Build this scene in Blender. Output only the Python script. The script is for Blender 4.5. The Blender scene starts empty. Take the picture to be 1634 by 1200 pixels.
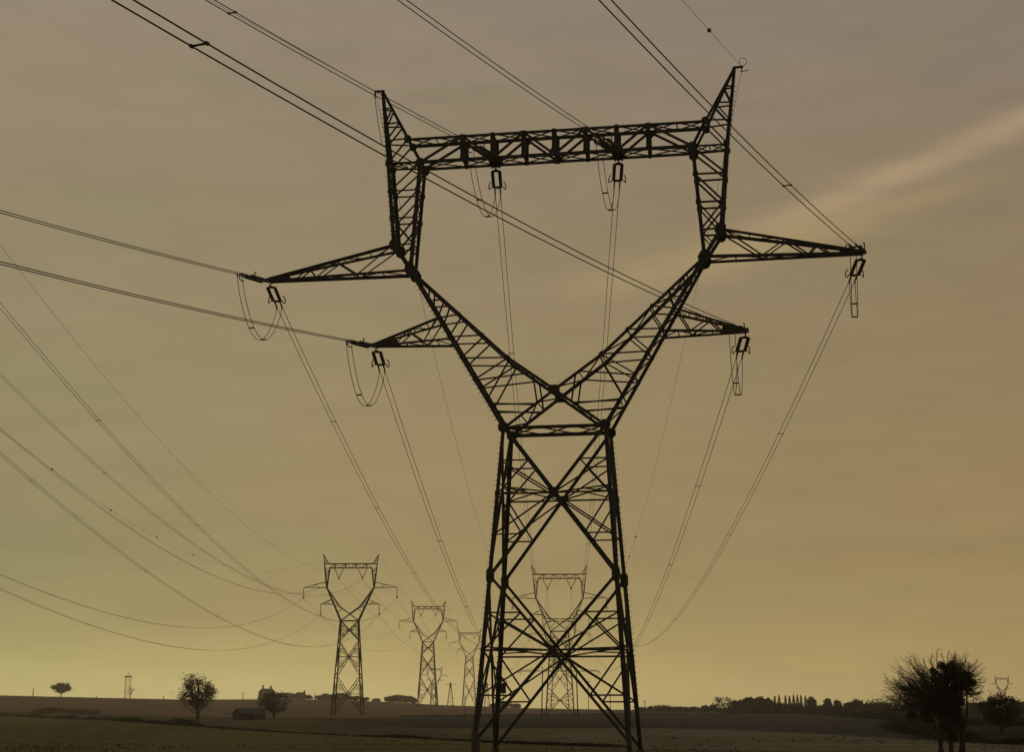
import bpy, math, random
from mathutils import Vector, Matrix, noise
V = Vector
R = math.radians
random.seed(7)
C = bpy.context.scene.collection
SC = bpy.context.scene

# ------------------------------------------------------------ camera
F = 2444.4            # focal length in photo pixels (1634 wide)
PITCH = R(12.246)
EYE = 3.0
cam_d = bpy.data.cameras.new('camera'); cam = bpy.data.objects.new('camera', cam_d); C.objects.link(cam)
cam_d.sensor_width = 36; cam_d.lens = 36*F/1634
cam_d.clip_start = 0.5; cam_d.clip_end = 30000
cam.location = (0, 0, EYE); cam.rotation_euler = (R(90)+PITCH, 0, 0)
SC.camera = cam
SC.view_settings.view_transform = 'Standard'; SC.view_settings.look = 'None'
SC.view_settings.exposure = 0; SC.view_settings.gamma = 1
SC.cycles.volume_bounces = 1; SC.cycles.volume_step_rate = 4

def ray(px, py):
    """world direction seen at a photo pixel"""
    u = (px-817)/F; v = (600-py)/F
    return V((u, math.cos(PITCH)-v*math.sin(PITCH), math.sin(PITCH)+v*math.cos(PITCH)))
def at(px, py, D):
    d = ray(px, py); d = d/d.y*D
    return V((d.x, D, d.z+EYE))

# ------------------------------------------------------------ sky and sun
SUN_AZ = R(-5.5)       # left of the view axis
SUN_EL = R(2.5)
world = bpy.data.worlds.new('World'); SC.world = world; world.use_nodes = True
nt = world.node_tree; nt.nodes.clear()
def nd(t, **k):
    n = nt.nodes.new(t)
    for a, b in k.items(): setattr(n, a, b)
    return n
def ln(a, b): nt.links.new(a, b)
def mth(op, a, b=None, c=None, clamp=False):
    n = nt.nodes.new('ShaderNodeMath'); n.operation = op; n.use_clamp = clamp
    for i, x in enumerate((a, b, c)):
        if x is None: continue
        if isinstance(x, (int, float)): n.inputs[i].default_value = x
        else: nt.links.new(x, n.inputs[i])
    return n.outputs[0]
def vdot(a, v):
    n = nt.nodes.new('ShaderNodeVectorMath'); n.operation = 'DOT_PRODUCT'
    nt.links.new(a, n.inputs[0]); n.inputs[1].default_value = v
    return n.outputs['Value']
def mixc(f, a, b, mode='MIX'):
    n = nt.nodes.new('ShaderNodeMix'); n.data_type = 'RGBA'; n.blend_type = mode
    for i, x in ((0, f), (6, a), (7, b)):
        if isinstance(x, (int, float)): n.inputs[i].default_value = x
        elif isinstance(x, tuple): n.inputs[i].default_value = x
        else: nt.links.new(x, n.inputs[i])
    return n.outputs[2]
def lin(r, g, b):
    f = lambda c: ((c/255+.055)/1.055)**2.4 if c/255 > .04045 else c/255/12.92
    return (f(r), f(g), f(b), 1)
tc = nd('ShaderNodeTexCoord'); DIR = tc.outputs['Generated']
sep = nd('ShaderNodeSeparateXYZ'); ln(DIR, sep.inputs[0])
def ramp(fac, stops):
    n = nt.nodes.new('ShaderNodeValToRGB'); e = n.color_ramp.elements
    while len(e) > 1: e.remove(e[-1])
    e[0].position = stops[0][0]; e[0].color = stops[0][1]
    for p, c in stops[1:]:
        k = e.new(p); k.color = c
    nt.links.new(fac, n.inputs[0]); return n.outputs[0]
# soft wandering bands of thin cloud bend the gradient a little
mp = nd('ShaderNodeMapping'); mp.inputs['Scale'].default_value = (3.0, 3.0, 15.0); mp.inputs['Rotation'].default_value = (0, R(7), 0); ln(DIR, mp.inputs[0])
nz = nd('ShaderNodeTexNoise'); nz.inputs['Scale'].default_value = 1.6; nz.inputs['Detail'].default_value = 4; nz.inputs['Roughness'].default_value = .5; ln(mp.outputs[0], nz.inputs[0])
wob = mth('MULTIPLY', mth('MULTIPLY', mth('SUBTRACT', nz.outputs[0], .5), .12), mth('MULTIPLY_ADD', sep.outputs['Z'], 4.0, .12, clamp=True))
elev = mth('ADD', sep.outputs['Z'], wob)
gl = ramp(elev, [(0.0, lin(201, 191, 120)), (0.012, lin(196, 186, 117)), (0.03, lin(176, 166, 106)), (.06, lin(150, 142, 98)), (.094, lin(141, 134, 96)),
                 (.20, lin(147, 136, 102)), (.32, lin(149, 134, 107)), (.42, lin(151, 136, 115)), (.62, lin(140, 130, 118)), (1.0, lin(132, 127, 124))])
gr = ramp(elev, [(0.0, lin(186, 161, 101)), (0.02, lin(178, 154, 97)), (0.05, lin(162, 140, 93)), (.094, lin(153, 132, 91)),
                 (.20, lin(147, 127, 93)), (.31, lin(141, 124, 97)), (.42, lin(135, 123, 108)), (.62, lin(128, 120, 112)), (1.0, lin(132, 127, 124))])
azf = mth('MULTIPLY_ADD', sep.outputs['X'], 1.7, .48, clamp=True)
base = mixc(azf, gl, gr)
# thin mottling of the high cloud
nz2 = nd('ShaderNodeTexNoise'); nz2.inputs['Scale'].default_value = 5.0; nz2.inputs['Detail'].default_value = 5; ln(mp.outputs[0], nz2.inputs[0])
nz3 = nd('ShaderNodeTexNoise'); nz3.inputs['Scale'].default_value = 22.0; nz3.inputs['Detail'].default_value = 6; nz3.inputs['Roughness'].default_value = .65
mp3 = nd('ShaderNodeMapping'); mp3.inputs['Scale'].default_value = (1.0, 1.0, 3.2); mp3.inputs['Rotation'].default_value = (0, R(-14), 0); ln(DIR, mp3.inputs[0]); ln(mp3.outputs[0], nz3.inputs[0])
mot = mth('MULTIPLY_ADD', mth('SUBTRACT', nz2.outputs[0], .5), .20, mth('MULTIPLY_ADD', mth('SUBTRACT', nz3.outputs[0], .5), .13, 1.0))
comb = nd('ShaderNodeCombineColor')
for i in range(3): ln(mot if i else mth('MULTIPLY_ADD', mth('SUBTRACT', nz.outputs[0], .5), .14, mot), comb.inputs[i])
base = mixc(1.0, base, comb.outputs[0], 'MULTIPLY')
# old, spread contrail on the right
def streak(p1, p2, w, amp, col, base, bend=0.0):
    a = ray(*p1).normalized(); b = ray(*p2).normalized()
    n = a.cross(b).normalized(); t = n.cross(a).normalized()
    L = b.dot(t)
    d = vdot(DIR, n); s = mth('DIVIDE', vdot(DIR, t), L)
    d = mth('ADD', d, mth('MULTIPLY', mth('SUBTRACT', nz.outputs[0], .5), w*1.6))
    ww = mth('MULTIPLY_ADD', s, -.25*w, w*1.1)
    g = mth('EXPONENT', mth('MULTIPLY', mth('POWER', mth('DIVIDE', d, ww), 2.0), -1.0))
    m1 = mth('MULTIPLY_ADD', s, 1.6, .55, clamp=True); m2 = mth('MULTIPLY_ADD', s, -1.4, 2.6, clamp=True)
    fac = mth('MULTIPLY', mth('MULTIPLY', g, amp), mth('MULTIPLY', m1, m2))
    fac = mth('MULTIPLY', fac, mth('GREATER_THAN', sep.outputs['Y'], 0.0))
    fac = mth('MULTIPLY', fac, mth('MULTIPLY_ADD', nz2.outputs[0], 1.2, .35))
    return mixc(fac, base, col)
base = streak((1190, 385), (1634, 195), .010, .8, lin(174, 150, 118), base)
base = streak((1180, 400), (1440, 330), .009, .6, lin(166, 144, 104), base)
base = streak((960, 455), (1200, 395), .010, .7, lin(166, 146, 106), base)
# the sky opposite the sunset is dimmer
back = mth('MULTIPLY_ADD', sep.outputs['Y'], .8, .75, clamp=True)
back = mth('MAXIMUM', back, .45)
cb = nd('ShaderNodeCombineColor')
for i in range(3): ln(back, cb.inputs[i])
base = mixc(1.0, base, cb.outputs[0], 'MULTIPLY')
sky = nd('ShaderNodeTexSky', sky_type='NISHITA'); sky.sun_disc = False
sky.sun_elevation = SUN_EL; sky.sun_rotation = SUN_AZ; sky.dust_density = 4
bg1 = nd('ShaderNodeBackground'); ln(base, bg1.inputs[0]); bg1.inputs[1].default_value = 1.0
bg2 = nd('ShaderNodeBackground'); ln(sky.outputs[0], bg2.inputs[0]); bg2.inputs[1].default_value = 0.05
ms = nd('ShaderNodeMixShader'); ms.inputs[0].default_value = .03; ln(bg1.outputs[0], ms.inputs[1]); ln(bg2.outputs[0], ms.inputs[2])
wo = nd('ShaderNodeOutputWorld'); ln(ms.outputs[0], wo.inputs[0])

sd = bpy.data.lights.new('sun', 'SUN'); so = bpy.data.objects.new('sun', sd); C.objects.link(so)
sd.energy = 0.5; sd.angle = R(3); sd.color = (1, .74, .42)
sdir = V((math.sin(SUN_AZ)*math.cos(SUN_EL), math.cos(SUN_AZ)*math.cos(SUN_EL), math.sin(SUN_EL)))
so.rotation_euler = sdir.to_track_quat('Z', 'Y').to_euler()

# ------------------------------------------------------------ materials
def mat(name, col, rough=.7, metal=0., var=.25, scale=3., col2=None, bump=0.0, trans=0.0, spec=.3):
    m = bpy.data.materials.new(name); m.use_nodes = True
    t = m.node_tree; b = t.nodes['Principled BSDF']
    tcn = t.nodes.new('ShaderNodeTexCoord'); n = t.nodes.new('ShaderNodeTexNoise')
    n.inputs['Scale'].default_value = scale; n.inputs['Detail'].default_value = 6
    t.links.new(tcn.outputs['Object'], n.inputs[0])
    r = t.nodes.new('ShaderNodeValToRGB')
    c2 = col2 or tuple(x*(1+var) for x in col); c1 = tuple(x*(1-var) for x in col) if not col2 else col
    r.color_ramp.elements[0].color = (*c1, 1); r.color_ramp.elements[1].color = (*c2, 1)
    r.color_ramp.elements[0].position = .3; r.color_ramp.elements[1].position = .7
    t.links.new(n.outputs[0], r.inputs[0]); t.links.new(r.outputs[0], b.inputs['Base Color'])
    b.inputs['Roughness'].default_value = rough; b.inputs['Metallic'].default_value = metal
    b.inputs['Specular IOR Level'].default_value = spec
    if bump:
        bn = t.nodes.new('ShaderNodeBump'); bn.inputs['Strength'].default_value = bump
        t.links.new(n.outputs[0], bn.inputs['Height']); t.links.new(bn.outputs[0], b.inputs['Normal'])
    return m
M = {
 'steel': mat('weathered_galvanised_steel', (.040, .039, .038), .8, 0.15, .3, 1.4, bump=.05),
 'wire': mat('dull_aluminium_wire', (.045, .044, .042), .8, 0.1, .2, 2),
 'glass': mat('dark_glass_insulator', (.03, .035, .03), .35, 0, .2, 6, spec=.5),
 'concrete': mat('concrete', (.09, .082, .07), .9, 0, .2, 4),
 'bark': mat('bark', (.05, .040, .030), .95, 0, .3, 5),
 'leaf_oak': mat('autumn_oak_leaves', (.055, .038, .018), .8, 0, .4, 1.2, col2=(.11, .065, .022)),
 'leaf_dark': mat('dark_ivy_leaves', (.022, .026, .014), .8, 0, .3, 1.5, col2=(.045, .048, .022), spec=.1),
 'leaf_green': mat('hedge_leaves', (.030, .038, .018), .85, 0, .3, .4, col2=(.06, .062, .028), spec=.1),
 'leaf_brown': mat('brown_late_autumn_leaves', (.06, .042, .028), .9, 0, .3, .3, col2=(.10, .07, .04), spec=.1),
 'wall': mat('old_render', (.24, .20, .16), .9, 0, .2, 1),
 'roof': mat('clay_roof_tiles', (.14, .075, .05), .9, 0, .25, 1),
 'shed': mat('weathered_boards', (.07, .055, .042), .9, 0, .3, 2),
 'dark': mat('dark_opening', (.02, .02, .022), .5, 0, .1, 1),
 'sign': mat('enamel_sign', (.06, .055, .04), .5, 0, .2, 3),
 'ball': mat('bird_marker_plastic', (.12, .05, .03), .5, 0, .1, 3),
 'weed': mat('verge_weeds', (.03, .032, .018), .9, 0, .3, .5, col2=(.06, .055, .03), spec=.1),
}

# ------------------------------------------------------------ object helpers
def tag(o, label=None, cat=None, group=None, kind=None):
    if label: o['label'] = label
    if cat: o['category'] = cat
    if group: o['group'] = group
    if kind: o['kind'] = kind
    return o
def empty(name, loc, rz=0., parent=None):
    o = bpy.data.objects.new(name, None); C.objects.link(o); o.location = loc; o.rotation_euler = (0, 0, rz)
    o.empty_display_size = .5
    if parent: o.parent = parent
    return o
class MB:
    def __init__(s): s.v = []; s.f = []
    def prism(s, sec, p, q, side, up):
        n = len(sec); o = len(s.v)
        for e in (p, q):
            for a, b in sec: s.v.append(tuple(e+side*a+up*b))
        for i in range(n):
            j = (i+1) % n; s.f.append((o+i, o+j, o+n+j, o+n+i))
        s.f.append(tuple(o+i for i in reversed(range(n)))); s.f.append(tuple(o+n+i for i in range(n)))
    def bar(s, p, q, w, ref=None, d=None):
        p = V(p); q = V(q); k = (q-p)
        if k.length < 1e-5: return
        k.normalize(); ref = V(ref) if ref is not None else V((0.13, 1, 0.07))
        side = k.cross(ref)
        if side.length < 1e-3: side = k.cross(V((1, 0, .1)))
        side.normalize(); up = side.cross(k).normalized()
        a = w/2; b = (d or w)/2
        s.prism([(-a, -b), (a, -b), (a, b), (-a, b)], p, q, side, up)
    def angle(s, p, q, w, sx=1, sy=1, t=None, ref=None):
        """L-section: two flanges, corner on the line p-q"""
        p = V(p); q = V(q); k = (q-p).normalized()
        ref = V(ref) if ref is not None else V((0, 1, 0))
        side = k.cross(ref)
        if side.length < 1e-3: side = k.cross(V((1, 0, 0)))
        side.normalize(); up = side.cross(k).normalized()
        t = t or w*.14; W = w; h = w/2
        sec = [(0, 0), (W, 0), (W, t), (t, t), (t, W), (0, W)]
        sec = [((a-h)*sx, (b-h)*sy) for a, b in sec]
        if sx*sy < 0: sec.reverse()
        s.prism(sec, p, q, side, up)
    def plate(s, c, u, v, pts, t=.03):
        c = V(c); u = V(u).normalized(); v = V(v).normalized(); n = u.cross(v).normalized()
        s.prism(pts, c-n*t/2, c+n*t/2, u, v)
    def tube(s, pts, r, n=6):
        pts = [V(p) for p in pts]; o = len(s.v); prev = None
        for i, p in enumerate(pts):
            k = (pts[min(i+1, len(pts)-1)]-pts[max(i-1, 0)]).normalized()
            a = prev if prev is not None else (V((0, 0, 1)) if abs(k.z) < .9 else V((1, 0, 0)))
            a = (a-k*a.dot(k)).normalized(); prev = a; b = k.cross(a)
            rr = r[i] if isinstance(r, (list, tuple)) else r
            for j in range(n):
                t = 2*math.pi*j/n; s.v.append(tuple(p+a*math.cos(t)*rr+b*math.sin(t)*rr))
        for i in range(len(pts)-1):
            for j in range(n):
                k2 = (j+1) % n
                s.f.append((o+i*n+j, o+i*n+k2, o+(i+1)*n+k2, o+(i+1)*n+j))
        s.f.append(tuple(o+j for j in reversed(range(n)))); e = o+(len(pts)-1)*n
        s.f.append(tuple(e+j for j in range(n)))
    def box(s, c, sx, sy, sz, rz=0.):
        c = V(c); a = V((math.cos(rz), math.sin(rz), 0)); b = V((-math.sin(rz), math.cos(rz), 0))
        s.prism([(-sx/2, -sy/2), (sx/2, -sy/2), (sx/2, sy/2), (-sx/2, sy/2)], c-V((0, 0, sz/2)), c+V((0, 0, sz/2)), a, b)
    def quad(s, c, sz, rnd):
        c = V(c); d = V((rnd.gauss(0, 1), rnd.gauss(0, 1), rnd.gauss(0, 1))).normalized()
        a = d.orthogonal().normalized(); b = d.cross(a); ang = rnd.random()*6.28
        a2 = a*math.cos(ang)+b*math.sin(ang); b2 = d.cross(a2); o = len(s.v)
        for x, y in ((-1, 0), (-.1, -.62), (1, 0), (.1, .62)): s.v.append(tuple(c+a2*x*sz+b2*y*sz))
        s.f.append((o, o+1, o+2, o+3))
    def build(s, name, m, parent=None, off=None, smooth=False):
        me = bpy.data.meshes.new(name)
        vs = s.v if off is None else [(a-off[0], b-off[1], c-off[2]) for a, b, c in s.v]
        me.from_pydata(vs, [], s.f); me.materials.append(m); me.validate()
        if smooth: me.shade_smooth()
        o = bpy.data.objects.new(name, me); C.objects.link(o)
        if off is not None: o.location = off
        if parent: o.parent = parent
        return o
def lerp(a, b, t): return a+(b-a)*t

# ------------------------------------------------------------ terrain
def interp(x, tab):
    if x <= tab[0][0]: return tab[0][1]
    for (a, b), (c, d) in zip(tab, tab[1:]):
        if x <= c: return b+(d-b)*(x-a)/(c-a)
    return tab[-1][1]
def sstep(a, b, x):
    t = min(1, max(0, (x-a)/(b-a))); return t*t*(3-2*t)
RIDGE = [(-400, 1108), (0, 1110.5), (300, 1117), (420, 1116.5), (520, 1117), (640, 1122), (700, 1126), (780, 1128.5), (850, 1131), (1000, 1133.5), (1200, 1134), (1634, 1134), (2000, 1132)]
def pxcol(x, y): return 817+F*math.cos(PITCH)**-1*x/max(y, 1.)*1.0
def ground_z(x, y):
    if y <= 20: return 0.0
    px = 817+F*x/(y*math.cos(PITCH))
    yh = interp(px, RIDGE)
    h = EYE+(1130.5-yh)*1300/F*.955
    t = sstep(560, 1300, y)
    z = h*t
    if y > 1300: z = h-(y-1300)**1.3*.0012
    z += .35*noise.noise(V((x*.006, y*.006, 0)))*sstep(140, 400, y)
    return z
def on_ground(px, py):
    """follow a photo pixel's ray until it meets the terrain"""
    d = ray(px, py); d = d/d.y; y = 60.
    while y < 4000:
        p = V((d.x*y, y, EYE+d.z*y))
        if p.z < ground_z(p.x, p.y): return p
        y += max(.5, y*.004)
    return V((d.x*1290, 1290, ground_z(d.x*1290, 1290)))
# edges of the fields, as seen on the ground
E1 = [(-300, 1138), (0, 1143), (180, 1151), (330, 1162), (420, 1168), (560, 1175), (700, 1181), (780, 1186), (900, 1191), (1050, 1195), (1200, 1199), (1634, 1210)]
E2 = [(-300, 1135), (0, 1140), (180, 1146), (330, 1149), (500, 1151), (600, 1158), (700, 1163), (1000, 1163), (1150, 1165), (1300, 1171), (1450, 1181), (1634, 1191)]
E3 = [(-300, 1131), (0, 1136), (180, 1141), (330, 1145), (500, 1147), (640, 1146), (700, 1143), (1000, 1140), (1200, 1139), (1634, 1137)]
def field_col(x, y):
    z = ground_z(x, y)
    d = V((x, y, z-EYE)); yc = d.y*math.cos(PITCH)+d.z*math.sin(PITCH); zc = -d.y*math.sin(PITCH)+d.z*math.cos(PITCH)
    if yc < 5: return (.058, .052, .026)
    px = 817+F*d.x/yc; py = 600-F*zc/yc
    w = 2.2*noise.noise(V((x*.05, y*.02, 3)))
    py += w*.35
    near = V((.138, .118, .054)).lerp(V((.132, .118, .066)), sstep(700, 1200, px)); mid = V((.098, .092, .052)).lerp(V((.160, .145, .090)), sstep(600, 1000, px))
    dark = V((.058, .053, .042)).lerp(V((.074, .069, .058)), sstep(800, 1250, px)).lerp(V((.042, .041, .034)), sstep(1380, 1520, px)); plough = V((.150, .104, .067)).lerp(V((.082, .074, .060)), sstep(850, 1100, px))  # field tones turn greyer to the right, with veiling glare mixed into the colour
    c = near.lerp(mid, sstep(1.5, -1.5, py-interp(px, E1)) if False else (1-sstep(-1.2, 1.2, py-interp(px, E1))))
    c = c.lerp(dark.lerp(mid*.8, sstep(620, 400, px) if False else (1-sstep(400, 620, px))), 1-sstep(-1, 1, py-interp(px, E2)))
    c = c.lerp(plough, 1-sstep(-1, 1, py-interp(px, E3)))
    return c
def make_ground():
    me = bpy.data.meshes.new('ground')
    rows = [-400, -150, -20, 20, 50]
    y = 70.
    while y < 1500: rows.append(y); y *= 1.0085
    while y < 6000: rows.append(y); y *= 1.08
    vs = []; fs = []; cols = []
    n = 260
    for y in rows:
        for i in range(n+1):
            s = (i/n*2-1)
            half = max(140, abs(y)*.62) if y > 0 else 400
            x = s*half
            if y >= 1500: x *= 1.0
            vs.append((x, y, ground_z(x, y))); cols.append(field_col(x, y))
    for r in range(len(rows)-1):
        for i in range(n):
            a = r*(n+1)+i; fs.append((a, a+1, a+n+2, a+n+1))
    me.from_pydata(vs, [], fs); me.shade_smooth()
    at_ = me.color_attributes.new('soil_glare', 'FLOAT_COLOR', 'POINT')
    flat = []
    for c in cols: flat += [c[0], c[1], c[2], 1.]
    at_.data.foreach_set('color', flat)
    m = bpy.data.materials.new('fields'); m.use_nodes = True; t = m.node_tree; b = t.nodes['Principled BSDF']
    b.inputs['Roughness'].default_value = 1; b.inputs['Specular IOR Level'].default_value = 0.0
    ca = t.nodes.new('ShaderNodeVertexColor'); ca.layer_name = 'soil_glare'
    g = t.nodes.new('ShaderNodeNewGeometry')
    def noi(sc, vec=(1, 1, 1), det=6):
        mpn = t.nodes.new('ShaderNodeMapping'); mpn.inputs['Scale'].default_value = vec; t.links.new(g.outputs['Position'], mpn.inputs[0])
        q = t.nodes.new('ShaderNodeTexNoise'); q.inputs['Scale'].default_value = sc; q.inputs['Detail'].default_value = det
        t.links.new(mpn.outputs[0], q.inputs[0]); return q.outputs[0]
    n1 = noi(.05, (1, .35, 1)); n2 = noi(.9, (1, .5, 1), 8)
    mm = t.nodes.new('ShaderNodeMath'); mm.operation = 'MULTIPLY_ADD'; t.links.new(n1, mm.inputs[0]); mm.inputs[1].default_value = 1.0; mm.inputs[2].default_value = .1
    m3 = t.nodes.new('ShaderNodeMath'); m3.operation = 'MULTIPLY_ADD'; t.links.new(n2, m3.inputs[0]); m3.inputs[1].default_value = 1.1; t.links.new(mm.outputs[0], m3.inputs[2])
    wv = t.nodes.new('ShaderNodeTexWave'); wv.inputs['Scale'].default_value = .022; wv.inputs['Distortion'].default_value = 1.5; wv.inputs['Detail'].default_value = 2; wv.bands_direction = 'Y'
    rot = t.nodes.new('ShaderNodeMapping'); rot.inputs['Rotation'].default_value = (0, 0, R(11)); t.links.new(g.outputs['Position'], rot.inputs[0]); t.links.new(rot.outputs[0], wv.inputs[0])
    m4 = t.nodes.new('ShaderNodeMath'); m4.operation = 'MULTIPLY_ADD'; t.links.new(wv.outputs['Fac'], m4.inputs[0]); m4.inputs[1].default_value = .22; t.links.new(m3.outputs[0], m4.inputs[2])
    vm = t.nodes.new('ShaderNodeVectorMath'); vm.operation = 'SCALE'; t.links.new(ca.outputs[0], vm.inputs[0]); t.links.new(m4.outputs[0], vm.inputs['Scale'])
    t.links.new(vm.outputs[0], b.inputs['Base Color'])
    bn = t.nodes.new('ShaderNodeBump'); bn.inputs['Strength'].default_value = .6; bn.inputs['Distance'].default_value = .3
    t.links.new(n2, bn.inputs['Height']); t.links.new(bn.outputs[0], b.inputs['Normal'])
    me.materials.append(m)
    o = bpy.data.objects.new('ground', me); C.objects.link(o); tag(o, kind='structure')
make_ground()

# ------------------------------------------------------------ lattice helpers
def oct_pts(w, h, c=.28):
    a, b = w/2, h/2; k = min(a, b)*c*2
    return [(-a+k, -b), (a-k, -b), (a, -b+k), (a, b-k), (a-k, b), (-a+k, b), (-a, b-k), (-a, -b+k)]
def gus(parent, pts, mt):
    """one gusset plate object per joint: pts = [(x, y, z, w, h, tilt)]"""
    for x, y, z, w, h, tl in pts:
        m = MB(); u = V((math.cos(tl), 0, math.sin(tl))); v = V((-math.sin(tl), 0, math.cos(tl)))
        yy = y+(.10 if y > 0 else -.10) if abs(y) > .05 else y
        m.plate((x, yy, z), u, v, oct_pts(w, h), .04)
        m.build('gusset_plate', mt, parent)
def x_face(m, P, z0, zc, z1, wd, wr, bolts=None):
    """one X-braced panel; P(side, z) gives the leg point; redundant members as in the photo"""
    A0, A1 = P(-1, z0), P(1, z0); B0, B1 = P(-1, z1), P(1, z1)
    # crossing point of the two diagonals
    h0 = (A1-A0).length/2; h1 = (B1-B0).length/2
    t = h0/(h0+h1); Cc = (A0+A1)/2*(1-t)+(B0+B1)/2*t
    zc = Cc.z
    m.angle(A0, B1, wd, 1, 1); m.angle(A1, B0, wd, -1, 1)
    for s in (-1, 1):
        Lc = P(s, zc); m.angle(Lc, Cc, wr*1.25, 1, s)
        # upper triangle
        Am = (P(s, z0)+Cc)/2; Lm = P(s, Am.z)
        m.bar(Am, Lm, wr); m.bar(Am, Lc, wr); m.bar(Lm, Cc, wr)
        Bm = (P(s, z1)+Cc)/2; Ln = P(s, Bm.z)
        m.bar(Bm, Ln, wr); m.bar(Bm, Lc, wr); m.bar(Ln, Cc, wr)
    return Cc
def zig(m, p0, p1, q0, q1, n, w, cross=False, rungs=True, flip=0):
    for i in range(n):
        a, b = p0.lerp(p1, i/n), p0.lerp(p1, (i+1)/n); c, d = q0.lerp(q1, i/n), q0.lerp(q1, (i+1)/n)
        if cross: m.bar(a, d, w); m.bar(c, b, w)
        elif (i+flip) % 2 == 0: m.bar(a, d, w)
        else: m.bar(c, b, w)
        if rungs and i > 0: m.bar(a, c, w)

def bolts(m, p, q, out, step=.38, ln_=.17):
    p = V(p); q = V(q); n = int((q-p).length/step); o = V(out).normalized()
    k = (q-p).normalized(); fl = V((0, .6, 0))
    for i in range(1, n):
        c = p+k*(i*step); d = (o+fl*(1 if i % 2 else -1)*.5).normalized()
        m.bar(c, c+d*(ln_+.12), .035)

# ------------------------------------------------------------ the near tension tower
TH = R(9.61); TX, TY = 3.17, 104.95
tower = empty('lattice_tower', (TX, TY, 0), -TH)
tag(tower, 'huge black steel pylon in the foreground with Y-shaped fork, crossbeam and four pointed arms', 'pylon')
ZB, ZW = 0.15, 21.9
def legp(sx, sy):
    return lambda z: V((sx*lerp(5.06, 3.52, z/ZW), sy*lerp(3.93, 1.64, z/ZW), z))
st = M['steel']
feetz = {(-1, -1): 1.45, (-1, 1): .15, (1, -1): .15, (1, 1): .15}
for (sx, sy), fz in feetz.items():
    P = legp(sx, sy); m = MB()
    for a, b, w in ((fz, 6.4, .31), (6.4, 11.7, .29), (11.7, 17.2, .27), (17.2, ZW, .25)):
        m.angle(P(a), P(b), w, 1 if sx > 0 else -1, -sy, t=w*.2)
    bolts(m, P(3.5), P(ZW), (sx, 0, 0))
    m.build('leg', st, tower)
    m = MB(); q = P(fz); m.box((q.x, q.y, fz/2-.2), .5, .5, fz+.45); f = m.build('footing', M['concrete'], tower)
lv = [ZW, 11.67, 0.2]
xs = []
def panel(axis, s):
    m = MB()
    if axis == 'front': P = lambda k, z: legp(k, s)(z)+V((0, s*.06, 0))
    else: P = lambda k, z: legp(s, k)(z)+V((s*.06, 0, 0))
    c1 = x_face(m, P, ZW, 0, 11.67, .205 if axis == 'front' else .15, .10 if axis == 'front' else .08)
    c2 = x_face(m, P, 11.67, 0, .35 if not (axis == 'front' and s < 0) else .9, .19 if axis == 'front' else .15, .105 if axis == 'front' else .08)
    if axis == 'front':
        gu = [(c1.x, c1.y, c1.z, .62, .72, 0), (c2.x, c2.y, c2.z, .48, .58, 0)]
        for k in (-1, 1):
            q = P(k, 11.67); gu.append((q.x-k*.03, q.y, q.z, .55, 1.0, 0))
            q = P(k, c1.z); gu.append((q.x, q.y, q.z, .34, .4, 0))
            q = P(k, c2.z); gu.append((q.x, q.y, q.z, .34, .4, 0))
    o = m.build('bracing_panel', st, tower)
    if axis == 'front': gus(o, gu, st)
    return c1, c2
cf = [panel('front', s) for s in (-1, 1)]; cs = [panel('side', s) for s in (-1, 1)]
for k in (0, 1):   # plan bracing at the two crossing levels
    m = MB(); z = cf[0][k].z
    F0, F1 = cf[0][k], cf[1][k]; S0, S1 = cs[0][k], cs[1][k]
    for a, b in ((F0, S0), (F0, S1), (F1, S0), (F1, S1), (F0, F1)): m.bar(a, b, .1)
    for sx in (-1, 1):
        for sy in (-1, 1):
            q = legp(sx, sy)(z); m.bar(q, (cs[0 if sx < 0 else 1][k]+cf[0 if sy < 0 else 1][k])/2, .09)
    m.build('plan_bracing', st, tower)
# waist frame
m = MB(); W = {(sx, sy): V((sx*3.52, sy*1.64, ZW)) for sx in (-1, 1) for sy in (-1, 1)}
for sy in (-1, 1): m.angle(W[-1, sy], W[1, sy], .24, 1, sy)
for sx in (-1, 1): m.angle(W[sx, -1], W[sx, 1], .16)
zig(m, W[-1, -1], W[1, -1], W[-1, 1], W[1, 1], 3, .09, cross=True, rungs=False)
o = m.build('waist_frame', st, tower)
gus(o, [(sx*3.52, sy*1.66, ZW+.02, .74, .72, 0) for sx in (-1, 1) for sy in (-1, 1)], st)

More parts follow.
